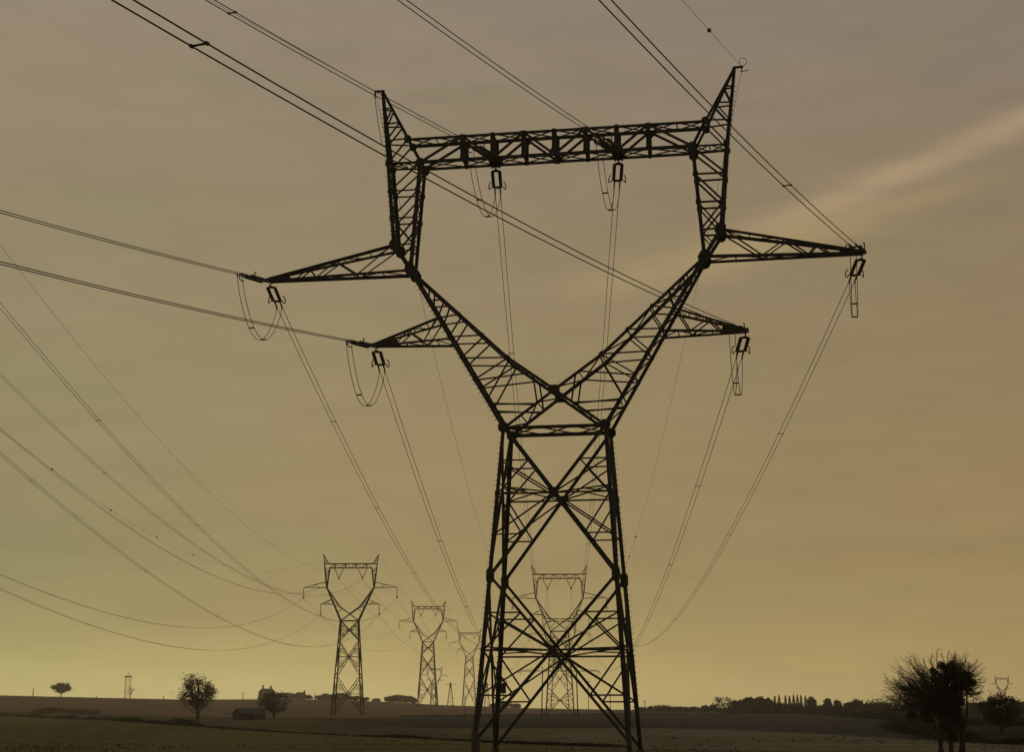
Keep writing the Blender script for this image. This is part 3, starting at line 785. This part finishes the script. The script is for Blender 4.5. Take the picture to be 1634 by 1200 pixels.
def round_tree(loc, H, Wd, label, leafmat, seed, trunk_h, leaf, nleaf, group, name, r0, cat):
    rnd = random.Random(seed); root = empty(name, loc); tag(root, label, cat, group)
    mb = MB(); lf = MB(); r0 = r0 or H*.028
    lean = V((rnd.uniform(-.06, .06)*H, rnd.uniform(-.05, .05)*H, 0))
    tp = lambda t: V((0, 0, -.3)).lerp(V((0, 0, H*.8))+lean, t)+V((math.sin(t*5+seed)*.02*H*t, 0, 0))
    mb.tube([tp(i/6) for i in range(7)], [r0*(1.35-1.15*i/6) for i in range(7)], 7)
    cz = (trunk_h*H+H)/2; rz_ = (H-trunk_h*H)/2; off = V((seed*3.7, seed*1.3, 0))
    n = int(46+min(60, Wd*4))
    for k in range(n):
        d = V((rnd.gauss(0, 1), rnd.gauss(0, 1), rnd.gauss(0, 1))).normalized()
        q = (.84+.42*noise.noise(d*1.7+off))*rnd.uniform(.35, 1.0)**.45
        c = V((d.x*Wd/2*q, d.y*Wd/2*q, cz+d.z*rz_*q*(.92 if d.z > 0 else 1.0)))+lean*.6
        t0 = max(.18, min(.9, (c.z/H)*.55+rnd.uniform(.0, .15))); a = tp(t0)
        m1 = a.lerp(c, .5)+V((0, 0, -.06*H*rnd.random())); mb.tube([a, m1, c], [r0*.34, r0*.2, r0*.07], 4)
        for j in range(2):
            e = c+V((rnd.gauss(0, 1), rnd.gauss(0, 1), rnd.gauss(.3, 1))).normalized()*Wd*.09; mb.tube([m1.lerp(c, .6), e], [r0*.10, r0*.04], 3)
        cr_ = Wd*.055*rnd.uniform(.7, 1.5)
        for j in range(int(nleaf*rnd.uniform(1.4, 3.4))):
            lf.quad(c+V((rnd.gauss(0, cr_), rnd.gauss(0, cr_), rnd.gauss(0, cr_*.75))), leaf*rnd.uniform(.5, 1.15), rnd)
    mb.build('trunk', M['bark'], root); lf.build('crown', leafmat, root)
    return root
def tree(loc, H, Wd, label, leafmat, seed, trunk_h=.25, leaf=.3, nleaf=14, depth=5, group=None, name='tree', r0=None, density=1., cat='tree', spread=.55):
    if nleaf >= 6: return round_tree(loc, H, Wd, label, leafmat, seed, trunk_h, leaf, nleaf, group, name, r0, cat)
    rnd = random.Random(seed); root = empty(name, loc); tag(root, label, cat, group)
    mb = MB(); terms = []
    r0 = r0 or H*.028
    th = H*trunk_h
    mb.tube([V((0, 0, -.3)), V((0, 0, th*.5)), V((rnd.uniform(-.1, .1)*Wd*.2, 0, th))], [r0*1.3, r0, r0*.9], 7)
    top = V((0, 0, th))
    n = 5
    for k in range(n):
        a = 2*math.pi*k/n+rnd.random(); tilt = rnd.uniform(.25, 1.0) if k else .05
        branch(mb, rnd, top, V((math.cos(a)*tilt, math.sin(a)*tilt, 1)).normalized(), (H-th)*.33, r0*.6, depth-1, terms, spread)
    # fit the crown to the wanted size
    zs = [t[0].z for t in terms]; xs_ = sorted(abs(t[0].x) for t in terms); mx = xs_[int(len(xs_)*.95)] or 1; mz = max(zs)
    fx = Wd/2/mx*.93; fz = (H-th)/(mz-th)*.96
    def wp(v):
        z = v[2]; k = min(1, max(0, (z-th)/(.25*H)+.15)) if z > th*.9 else 0
        kk = 1+(fx-1)*k
        return (v[0]*kk, v[1]*kk, z if z < th else th+(z-th)*fz)
    mb.v = [wp(v) for v in mb.v]
    mb.build('trunk', M['bark'], root)
    lf = MB()
    for q, d, L in terms:
        q = V(wp(q))
        if rnd.random() > density: continue
        for i in range(nleaf):
            s = leaf*1.6
            lf.quad(q+V((rnd.gauss(0, s), rnd.gauss(0, s), rnd.gauss(0, s*.8))), leaf*rnd.uniform(.5, 1.2), rnd)
    if lf.f: lf.build('crown', leafmat, root)
    return root
def gtree(px, py, H, Wd, *a, **k):
    p = on_ground(px, py); return tree(p, H, Wd, *a, **k)
def spx(D): return D/F*.977     # metres per photo pixel at distance D
# left oak and its neighbour
p = on_ground(316, 1151); k = spx(p.y)
tree(p, 76*k, 70*k, 'rounded autumn oak with gappy crown standing alone on the left field edge', M['leaf_oak'], 3, .20, leaf=.20, nleaf=24, depth=6, r0=.38)
p = on_ground(437, 1147); k = spx(p.y)
tree(p, 46*k, 54*k, 'low bushy tree beside the small shed, in front of the skyline houses', M['leaf_oak'], 11, .12, leaf=.20, nleaf=22, depth=6, r0=.30)
# skyline trees left
def sky_tree(px, top, wpx, label, seed, m='leaf_brown', D=1270, trunk=.25, nleaf=10, leaf=.7, group=None, name='tree', depth=4, base=None, cat='tree', density=1.):
    x = (px-817)/F*D*.977; zb = ground_z(x, D); kk = spx(D)
    zt = at(px, top, D).z
    return tree(V((x, D, zb)), max(1.5, zt-zb), wpx*kk, label, M[m], seed, trunk, leaf=leaf, nleaf=nleaf, depth=depth, group=group, name=name, cat=cat, density=density)
sky_tree(96, 1090, 31, 'small flat-crowned tree on the left skyline between the pole and the slim mast', 21, nleaf=13, leaf=.6, trunk=.26)
sky_tree(207, 1098, 13, 'tiny bare tree at the foot of the slim skyline mast', 22, nleaf=1, leaf=.4, depth=4, trunk=.3)
sky_tree(455, 1107, 22, 'round tree against the houses on the left skyline', 23, nleaf=14)
sky_tree(617, 1113, 9, 'small skyline tree left of the tree clump behind the second pylon', 24)
for i, (px, tp, w_) in enumerate(((624, 1113, 20), (636, 1110, 24), (648, 1112, 24), (659, 1116, 14))):
    sky_tree(px, tp, w_, ['leftmost', 'second from left', 'third from left', 'rightmost'][i]+' of four brown trees in the skyline clump left of the second pylon', 30+i, nleaf=18, trunk=.15, group='brown skyline clump')
for i, (px, tp, w_) in enumerate(((790, 1124, 18), (806, 1122, 20), (822, 1125, 18))):
    sky_tree(px, tp, w_, ['left', 'middle', 'right'][i]+' of three low brown trees on the skyline inside the near pylon legs', 40+i, nleaf=14, trunk=.15, group='low brown trees inside the pylon legs')
# right skyline
rt = [(1025, 1128, 9), (1038, 1126, 9), (1052, 1128, 12), (1065, 1127, 12), (1080, 1127, 9), (1094, 1129, 9), (1107, 1127, 11), (1125, 1125, 12), (1138, 1124, 12)]
for i, (px, tp, w_) in enumerate(rt):
    sky_tree(px, tp+1, w_, 'small dark skyline bush, number %s counting right from the near pylon leg' % ['one', 'two', 'three', 'four', 'five', 'six', 'seven', 'eight', 'nine'][i], 50+i, m='leaf_green', D=900, nleaf=12, trunk=.1, leaf=.5, group='bushes on the skyline right of the near pylon', name='bush', cat='bush')
sky_tree(1150, 1112, 24, 'thin feathery tree rising from the bushes right of the near pylon', 65, D=880, nleaf=3, leaf=.35, depth=5, trunk=.2)
for i, (px, tp, w_) in enumerate(((1180, 1117, 24), (1196, 1114, 28), (1213, 1112, 28), (1226, 1113, 18))):
    sky_tree(px, tp, w_, ['leftmost', 'second', 'third', 'rightmost'][i]+' tree of the smooth brown copse just left of the poplar row', 70+i, D=860, nleaf=26, leaf=.6, trunk=.1, group='smooth brown copse')
pop = [(1237, 1111), (1244, 1109.5), (1254, 1110), (1260.5, 1111), (1267, 1109.5), (1273, 1109), (1279, 1110), (1286, 1111)]
ordw = ['first', 'second', 'third', 'fourth', 'fifth', 'sixth', 'seventh', 'eighth']
for i, (px, tp) in enumerate(pop):
    D = 840; x = (px-817)/F*D*.977; zb = ground_z(x, D); kk = spx(D); H = at(px, tp, D).z-zb
    root = empty('poplar_tree', V((x, D, zb))); tag(root, ordw[i]+' slim poplar from the left in the row on the right skyline', 'poplar tree', 'poplar row on the skyline')
    rnd = random.Random(80+i); m = MB(); m.tube([V((0, 0, -.2)), V((0, 0, H*.6)), V((0, 0, H))], [.22, .14, .03], 6)
    for j in range(14):
        h = H*rnd.uniform(.2, .85); a = rnd.random()*6.28; m.tube([V((0, 0, h)), V((math.cos(a)*.5, math.sin(a)*.5, h+1.1))], [.06, .02], 4)
    m.build('trunk', M['bark'], root); m = MB()
    for j in range(420):
        h = rnd.random(); rr = .82*math.sin(math.pi*min(1, h*.85+.15))**.7
        a = rnd.random()*6.28; q = rr*rnd.random()**.5; m.quad((q*math.cos(a), q*math.sin(a), H*(.16+.84*h)), rnd.uniform(.2, .42), rnd)
    m.build('crown', M['leaf_brown'], root)
for i, (px, tp, w_, D) in enumerate(((1296, 1112, 17, 830), (1322, 1114, 14, 820), (1337, 1117, 14, 820), (1352, 1121, 14, 800), (1366, 1117, 24, 780), (1385, 1122, 18, 780), (1400, 1123, 22, 760))):
    sky_tree(px, tp, w_, ['rounded tree just right of the poplar row', 'pointed small tree midway between poplars and the big right tree', 'small tree close right of the pointed one', 'low gap-filling bush left of a domed tree',
             'domed tree on the skyline left of the big right tree', 'low tree touching the domed one on its right', 'low tree partly behind the twigs of the big right tree'][i], 90+i, m='leaf_green', D=D, nleaf=16, leaf=.5, trunk=.12)
# bush mass at the right edge
p = on_ground(1598, 1172); k = spx(p.y)
tree(p, (1172-1104)*k, 66*k, 'round dark bush at the right edge, below the tiny skyline pylon', M['leaf_green'], 120, .08, leaf=.15, nleaf=26, depth=6, name='bush', cat='bush', r0=.16)
for i, (px, tp, w_) in enumerate(((1560, 1121, 26), (1575, 1124, 20), (1629, 1120, 26))):
    sky_tree(px, tp, w_, ['low tree between the big right tree and the round dark bush', 'shorter tree touching the left side of the round dark bush', 'tree cut by the right edge of the view behind the round bush'][i], 130+i, m='leaf_green', D=700, nleaf=22, leaf=.45, trunk=.1)

# big multi-stemmed tree on the right: ivy-clad core, bare fan of twigs
BT_D = 99.
def big_tree():
    rnd = random.Random(5); org = at(1516, 1190, BT_D); org.z = ground_z(org.x, org.y)
    root = empty('tree', org); tag(root, 'big multi-stemmed tree on the right with ivy-dark core and a fan of bare twigs', 'tree')
    L = lambda px, py, dy=0.: at(px, py, BT_D+dy)-org
    m = MB(); terms = []
    stems = [((1500, 1200), (1502, 1150), (1492, 1100), .12), ((1518, 1200), (1516, 1140), (1510, 1085), .13), ((1537, 1200), (1533, 1135), (1526, 1090), .15), ((1508, 1200), (1490, 1150), (1470, 1110), .09), ((1528, 1200), (1545, 1140), (1545, 1095), .07)]
    for (a, b, c, r) in stems:
        pa = L(*a); pa.z = -.2; dy = rnd.uniform(-.4, .4)
        m.tube([pa, L(*b)+V((0, dy, 0)), L(*c)+V((0, dy*2, 0))], [r*1.3, r, r*.7], 7)
    def fan(a0, a1, n, src, Lr, r, depth, sp=.34):
        for i in range(n):
            an = R(lerp(a0, a1, (i+rnd.random()*.8)/n)); s = L(*src[i % len(src)])+V((0, rnd.uniform(-.5, .5), 0))
            d = V((math.cos(an), rnd.uniform(-.35, .35), math.sin(an))).normalized()
            branch(m, rnd, s, d, Lr*rnd.uniform(.8, 1.1), r, depth, terms, sp, 0, 3, (2, 4), .6, .72)
    def twig(p, d, L, r, lvl):
        n = 4; pts = [p]; q = p.copy(); dd = d.copy()
        for i in range(n):
            dd = (dd+V((rnd.gauss(0, .10), rnd.gauss(0, .10), rnd.gauss(.02, .10)))).normalized(); q = q+dd*L/n; pts.append(q.copy())
        m.tube(pts, [r*(1-.75*i/n) for i in range(n+1)], 3 if lvl else 4)
        if lvl >= 2: terms.append((q, dd, L)); return
        k = 7 if lvl == 0 else 5
        for i in range(k):
            t = (i+.7+rnd.random()*.5)/(k+.4)*n; a = pts[min(n-1, int(t))].lerp(pts[min(n, int(t)+1)], t-int(t))
            sd_ = V((rnd.gauss(0, 1), rnd.gauss(0, .8), rnd.gauss(0, 1))).normalized()
            twig(a, (dd+sd_*rnd.uniform(.35, .65)).normalized(), L*rnd.uniform(.26, .42)*(1.25-.5*i/k), r*.5, lvl+1)
    def spray(a0, a1, n, src, tipx):
        for i in range(n):
            an = R(lerp(a0, a1, (i+rnd.random())/n)); s0 = L(*rnd.choice(src))+V((rnd.gauss(0, .12), rnd.uniform(-.8, .8), rnd.gauss(0, .12)))
            Lr = tipx(math.degrees(an))*rnd.uniform(.62, 1.0)
            twig(s0, V((math.cos(an), rnd.uniform(-.45, .45), math.sin(an))).normalized(), Lr, rnd.uniform(.022, .036), 0)
    spray(88, 188, 112, [(1492, 1110), (1482, 1122), (1497, 1098), (1486, 1134), (1476, 1128)], lambda a: lerp(2.0, 2.95, sstep(90, 160, a)))
    spray(15, 100, 46, [(1528, 1090), (1518, 1086), (1535, 1098)], lambda a: 1.75)
    spray(-25, 30, 12, [(1536, 1098), (1540, 1108)], lambda a: 1.2)
    m.build('trunk', M['bark'], root)
    cr = MB()
    blobs = [((1500, 1087), .62, 1500), ((1517, 1075), .55, 1200), ((1530, 1082), .58, 1300), ((1540, 1090), .45, 700), ((1512, 1098), .72, 1800), ((1495, 1108), .6, 1300), ((1528, 1104), .55, 1100), ((1505, 1120), .62, 1400),
             ((1522, 1125), .55, 1100), ((1500, 1135), .55, 1000), ((1520, 1142), .5, 900), ((1492, 1128), .4, 500), ((1500, 1062), .26, 220), ((1520, 1062), .3, 300), ((1490, 1072), .28, 200), ((1532, 1120), .35, 350), ((1530, 1155), .42, 500), ((1508, 1158), .42, 500), ((1518, 1175), .36, 300), ((1478, 1128), .36, 260), ((1455, 1142), .34, 300), ((1478, 1144), .45, 500), ((1547, 1100), .34, 380), ((1543, 1080), .34, 420), ((1552, 1090), .26, 260), ((1486, 1116), .3, 300), ((1484, 1098), .24, 180), ((1507, 1066), .3, 260)]
    for (c, r, n) in blobs:
        cc = L(*c)
        for i in range(int(n*1.0)):
            d = V((rnd.gauss(0, 1), rnd.gauss(0, 1), rnd.gauss(0, 1))).normalized()*r*rnd.random()**.4
            cr.quad(cc+d, rnd.uniform(.035, .085), rnd)
    for q, d, l in terms:
        if rnd.random() < .45:
            for i in range(rnd.randint(1, 2)): cr.quad(q+V((rnd.gauss(0, .05), rnd.gauss(0, .05), rnd.gauss(0, .05))), rnd.uniform(.02, .04), rnd)
    cr.build('crown', M['leaf_dark'], root)
big_tree()

# ------------------------------------------------------------ hedges, verges (uncountable growth)
def strip(pts, n, hgt, wid, leaf, m, name, label, seed, dens=None, kind='stuff'):
    rnd = random.Random(seed); mb = MB()
    W3 = [on_ground(*p) for p in pts]
    for i in range(n):
        t = rnd.random()*(len(W3)-1); k = int(t); q = W3[k].lerp(W3[k+1], t-k)
        c = .55+.9*noise.noise(V((q.x*.13, q.y*.05, seed)))+.4*noise.noise(V((q.x*.6, q.y*.2, seed)))
        if c < .12: continue
        o = V((rnd.gauss(0, wid), rnd.gauss(0, wid), 0)); q = q+o
        z = ground_z(q.x, q.y)+hgt*c*rnd.random()**1.2
        mb.quad((q.x, q.y, z), leaf*rnd.uniform(.6, 1.4), rnd)
    o = mb.build(name, m); tag(o, label, 'vegetation', kind=kind); return o
strip([(-20, 1142), (90, 1147), (180, 1150.5), (250, 1156), (330, 1161)], 15000, 1.0, .6, .18, M['leaf_green'], 'hedge', 'low dark hedge along the far edge of the near left field', 1)
strip([(150, 1149), (250, 1154), (330, 1161.5), (420, 1168), (560, 1175), (700, 1181), (780, 1186), (900, 1191), (1000, 1193.5)], 24000, .30, .25, .07, M['weed'], 'verge_weeds', 'thin dark line of weeds between two fields at the bottom of the view', 2)
strip([(1180, 1138), (1300, 1141), (1420, 1150), (1500, 1156), (1634, 1160)], 14000, 2.0, 1.5, .3, M['leaf_green'], 'hedge', 'dark overgrown hedge running behind the big right tree', 3)
strip([(1425, 1163), (1460, 1170), (1500, 1178), (1560, 1186), (1634, 1188)], 26000, 2.0, .9, .12, M['leaf_dark'], 'scrub', 'dark scrub around the foot of the big right tree', 4)
strip([(640, 1145), (800, 1143), (1000, 1141), (1180, 1141)], 5000, .7, .8, .25, M['weed'], 'field_edge_growth', 'dark ragged edge of the far field behind the near pylon', 5)
strip([(1020, 1136), (1180, 1137), (1300, 1138), (1420, 1139)], 22000, 3.6, 2.5, .45, M['leaf_green'], 'hedge', 'far dark hedgerow below the right skyline trees and poplars', 6)
strip([(1165, 1139), (1230, 1139.5), (1300, 1140), (1370, 1141), (1480, 1142), (1634, 1144)], 34000, 6.5, 2.5, .42, M['leaf_green'], 'hedge', 'tall dense hedge under the poplar row and toward the right edge', 9)
strip([(60, 1140), (100, 1136), (150, 1141)], 3500, 2.2, 2., .35, M['leaf_brown'], 'scrub', 'dim brown scrub patch on the left slope below the flat-crowned tree', 8)

# ------------------------------------------------------------ houses, shed, poles, mast
def gable(root, w, d, h, rh, wallm, roofm, x0=0., y0=0., rz=0., chim=(), wins=True, eave=.35, hip=0.):
    m = MB(); m.prism([(-w/2, -.5), (w/2, -.5), (w/2, h), (0, h+rh), (-w/2, h)] if False else [(-w/2, 0), (w/2, 0), (w/2, h), (-w/2, h)], V((x0, y0-d/2, 0)), V((x0, y0+d/2, 0)), V((1, 0, 0)), V((0, 0, 1)))
    # gable triangles at the two ends (ridge along x)
    for s in ((-1, 1) if not hip else ()):
        e = x0+s*(w/2-.15); m.prism([(-d/2, h), (d/2, h), (0, h+rh)], V((e-.15, y0, 0)), V((e+.15, y0, 0)), V((0, 1, 0)), V((0, 0, 1)))
    m.build('wall', wallm, root)
    m = MB(); t = .18
    if hip:
        a, b = w/2+eave, d/2+eave; o = len(m.v)
        m.v += [(x0-a, y0-b, h), (x0+a, y0-b, h), (x0+a, y0+b, h), (x0-a, y0+b, h), (x0-a+hip, y0, h+rh), (x0+a-hip, y0, h+rh)]
        m.f += [(0, 1, 5, 4), (1, 2, 5), (2, 3, 4, 5), (3, 0, 4), (3, 2, 1, 0)]
    else: m.prism([(-d/2-eave, h-.12), (0, h+rh), (d/2+eave, h-.12), (d/2+eave, h-.12+t), (0, h+rh+t*1.3), (-d/2-eave, h-.12+t)], V((x0-w/2-eave, y0, 0)), V((x0+w/2+eave, y0, 0)), V((0, 1, 0)), V((0, 0, 1)))
    rf = m.build('roof', roofm, root)
    for cx_, cw, ch in chim:
        m = MB(); m.box((x0+cx_, y0, h+rh+ch/2-.5), cw, cw*1.1, ch+1.0); m.box((x0+cx_, y0, h+rh+ch+.02), cw*1.25, cw*1.35, .2); m.build('chimney', wallm, rf)
    if wins:
        for k in range(int(w//3)):
            m = MB(); m.box((x0-w/2+1.5+k*3, y0-d/2-.02, h*.55), .9, .08, 1.2); m.build('window', M['dark'], root)
def house(px, D, w, d, h, rh, label, chim=(), top=None, group=None, hip=2.4, rz=0.):
    x = (px-817)/F*D*.977; zb = ground_z(x, D)
    if top is not None: h = max(2., at(px, top, D).z-zb-rh)
    root = empty('house', (x, D, zb-.2)); tag(root, label, 'house', group)
    gable(root, w, d, h, rh, M['wall'], M['roof'], chim=chim, hip=hip); root.rotation_euler.z = rz; return root
kk = spx(1250)
house(425, 1250, 26*kk, 8, 5, 3.2, 'tall old house with two chimneys on the left skyline behind the low bushy tree', chim=((-3.2, 1.2, 2.6), (3.0, 1.4, 2.0)), top=1099, rz=R(6), group='houses on the left skyline')
house(463, 1240, 17*kk, 8, 3, 2.4, 'low house with plain roof just right of the two-chimney house', top=1109, rz=R(20), hip=0, group='houses on the left skyline')
house(479, 1262, 15*kk, 8, 4, 2.4, 'house with a single chimney at its right end, third of the skyline row', chim=((3.2, 1.0, 1.3),), top=1105, hip=1.2, rz=R(-8), group='houses on the left skyline')
house(519, 1245, 24*kk, 9, 4, 2.8, 'long-roofed house left of the legs of the largest left-row pylon', top=1108, hip=4.5, rz=R(5), group='houses on the left skyline')
house(543, 1258, 28*kk, 9, 4, 2.9, 'long-roofed house seen through the legs of the largest left-row pylon', top=1106, hip=5, rz=R(-10), group='houses on the left skyline')
# shed
p = on_ground(397, 1150); k = spx(p.y)
root = empty('shed', p, R(36)); tag(root, 'low dark field shed with a shallow gable roof left of the bushy tree', 'shed')
gable(root, 40*k, 34*k, 9.5*k, 8*k, M['shed'], M['shed'], wins=False, eave=.3)
m = MB(); m.box((-.8, -17*k-.03, 4.2*k), 1.6, .1, 8*k); m.build('door', M['dark'], root)
# poles
def pole(px, top, D, r, label, arm=True, group='small poles on the skyline'):
    x = (px-817)/F*D*.977; zb = ground_z(x, D); H = at(px, top, D).z-zb
    root = empty('utility_pole', (x, D, zb)); tag(root, label, 'pole', group)
    m = MB(); m.tube([V((0, 0, -.3)), V((0, 0, H))], [r, r*.7], 6); m.build('post', M['bark'], root)
    if arm:
        m = MB(); m.bar((-1.0, 0, H-.5), (1.0, 0, H-.5), .22); m.build('crossarm', M['bark'], root)
pole(51, 1099, 1280, .42, 'short stout pole on the left skyline near the left edge of the view', arm=False)
pole(153, 1110, 1290, .3, 'tiny stub pole on the skyline between the flat-crowned tree and the slim mast', arm=False)
pole(260, 1111, 1290, .35, 'tiny stub pole on the skyline just left of the autumn oak', arm=False)
pole(387, 1106, 1285, .38, 'small pole on the skyline between the autumn oak and the two-chimney house')
pole(502, 1107, 1285, .4, 'small pole in the gap right of the single-chimney house', arm=False)
pole(939, 1087, 900, .22, 'slim pole on the skyline inside the near pylon legs, left one of two')
pole(974, 1094, 760, .2, 'slim pole on the skyline inside the near pylon legs, right one of two')
pole(742, 1111, 420, .11, 'slim pole standing in front of the third left-row pylon', arm=False)
pole(803, 1082, 820, .2, 'slim pole beside the danger plate on the near pylon leg')
pole(1029, 1118, 900, .22, 'tiny pole on the skyline just right of the near pylon leg')
# slim lattice mast on the left skyline
D = 1270; x = (202-817)/F*D*.977; zb = ground_z(x, D); H = at(202, 1080, D).z-zb
root = empty('lattice_mast', (x, D, zb)); tag(root, 'slim straight lattice mast with dark platform on the left skyline beside a tiny bare tree', 'mast')
for sx in (-1, 1):
    for sy in (-1, 1):
        m = MB(); m.bar((sx*2., sy*2., -.3), (sx*1.9, sy*1.9, H), .24); m.build('leg', st, root)
m = MB(); zig(m, V((-2, -2, 0)), V((-1.9, -1.9, H)), V((2, -2, 0)), V((1.9, -1.9, H)), 6, .14); m.build('bracing_panel', st, root)
m = MB(); m.box((0, 0, H-.2), 4.8, 4.8, 1.0); m.build('platform', st, root)
m = MB(); m.bar((0, 0, H), (0, 0, H+3.2), .2); m.bar((1.6, 0, H), (1.6, 0, H+2.4), .16); m.build('antenna', st, root)
# small delta pylons far away
def delta(px, top, D, wpx, label):
    x = (px-817)/F*D*.977; zb = ground_z(x, D)-.3; H = at(px, top, D).z-zb; kk = spx(D); w = wpx*kk/2
    root = empty('lattice_tower', (x, D, zb)); tag(root, label, 'pylon', 'slim narrow pylons far away')
    for sx in (-1, 1):
        for sy in (-1, 1):
            m = MB(); m.bar((sx*w, sy*w, 0), (sx*w*.2, sy*w*.2, H*.86), .55*D/1500); m.build('leg', st, root)
    m = MB(); zig(m, V((-w, -w, 0)), V((-w*.2, -w*.2, H*.86)), V((w, -w, 0)), V((w*.2, -w*.2, H*.86)), 6, .3*D/1500); m.build('bracing_panel', st, root)
    m = MB(); m.box((0, 0, H*.9), w*.55, w*.55, H*.2); m.build('head', st, root)
    m = MB(); m.bar((-w*1.9, 0, H*.93), (w*1.9, 0, H*.93), .35*D/1500); m.build('crossarm', st, root)
delta(718.5, 1090, 1700, 11, 'faint narrow tapering pylon between second and third pylons of the left row')
delta(777, 1090, 1700, 10, 'faint narrow tapering pylon seen between the left legs of the near pylon')
# H-frame pylon of a crossing line, seen through the near tower's body
D = 450; xa = at(893, 1100, D).x; zb = ground_z(xa, D); hz = at(893, 1072, D).z-zb; kk = spx(D)
root = empty('portal_pylon', (xa, D, zb)); tag(root, 'two-post portal pylon with a long crossarm seen low between the legs of the near pylon', 'pylon')
for s in (-1, 1):
    m = MB(); m.tube([V((s*29*kk, 0, -.3)), V((s*27*kk, 0, hz))], [.20, .14], 8); m.build('post', st, root)
m = MB()
m.bar((-62*kk, 0, hz+.1), (62*kk, 0, hz+.1), .20)
for s in (-1, 1):
    m.bar((s*27*kk, 0, hz+1.2), (s*62*kk, 0, hz+.1), .10); m.bar((s*27*kk, 0, hz), (s*27*kk, 0, hz+1.3), .16)
    m.bar((s*62*kk, 0, hz+.1), (s*66*kk, 0, hz-.5), .14); m.bar((s*62*kk, 0, hz+.2), (s*62*kk, 0, hz-1.2), .10)
m.build('crossarm', st, root)

# ------------------------------------------------------------ evening haze
m = MB(); m.box((0, 2850, 1.0), 8000, 6700, 190.0)
hz_m = bpy.data.materials.new('haze'); hz_m.use_nodes = True; t = hz_m.node_tree; t.nodes.clear()
pv = t.nodes.new('ShaderNodeVolumePrincipled'); ou = t.nodes.new('ShaderNodeOutputMaterial'); t.links.new(pv.outputs[0], ou.inputs['Volume'])
pv.inputs['Color'].default_value = (.93, .90, .82, 1); pv.inputs['Density'].default_value = .00011; pv.inputs['Anisotropy'].default_value = .6
HAZE = m.build('haze', hz_m); tag(HAZE, kind='stuff', label='thin golden evening haze over the fields', cat='haze')
# extra growth among the far houses and along the left skyline
for i, (px, tp, w_, D) in enumerate(((443, 1107, 15, 1235), (492, 1110, 12, 1240), (508, 1111, 12, 1230), (533, 1109, 16, 1228), (566, 1112, 16, 1250), (582, 1114, 14, 1270), (600, 1116, 14, 1280))):
    sky_tree(px, tp, w_, ['tree hugging the right wall of the two-chimney house', 'small garden tree right of the single-chimney house', 'small garden tree at the left end of the long-roofed houses', 'garden tree between the two long-roofed houses',
             'garden tree right of the far long-roofed house', 'low tree just right of the largest left-row pylon legs', 'low tree halfway to the brown skyline clump'][i], 150+i, D=D, nleaf=16, leaf=.55, trunk=.12)

rnd = random.Random(99); mb = MB()
for i in range(5200):
    y = 94+210*rnd.random()**1.6; x = rnd.uniform(-.36, .36)*y
    if noise.noise(V((x*.05, y*.03, 9))) < -.02: continue
    z = ground_z(x, y); k = rnd.randint(1, 4)
    for j in range(k): mb.quad((x+rnd.gauss(0, .12), y+rnd.gauss(0, .2), z+rnd.uniform(.01, .14)), rnd.uniform(.03, .10), rnd)
tag(mb.build('field_tufts', M['weed']), 'scattered low dark tufts on the near fields', 'vegetation', kind='stuff')
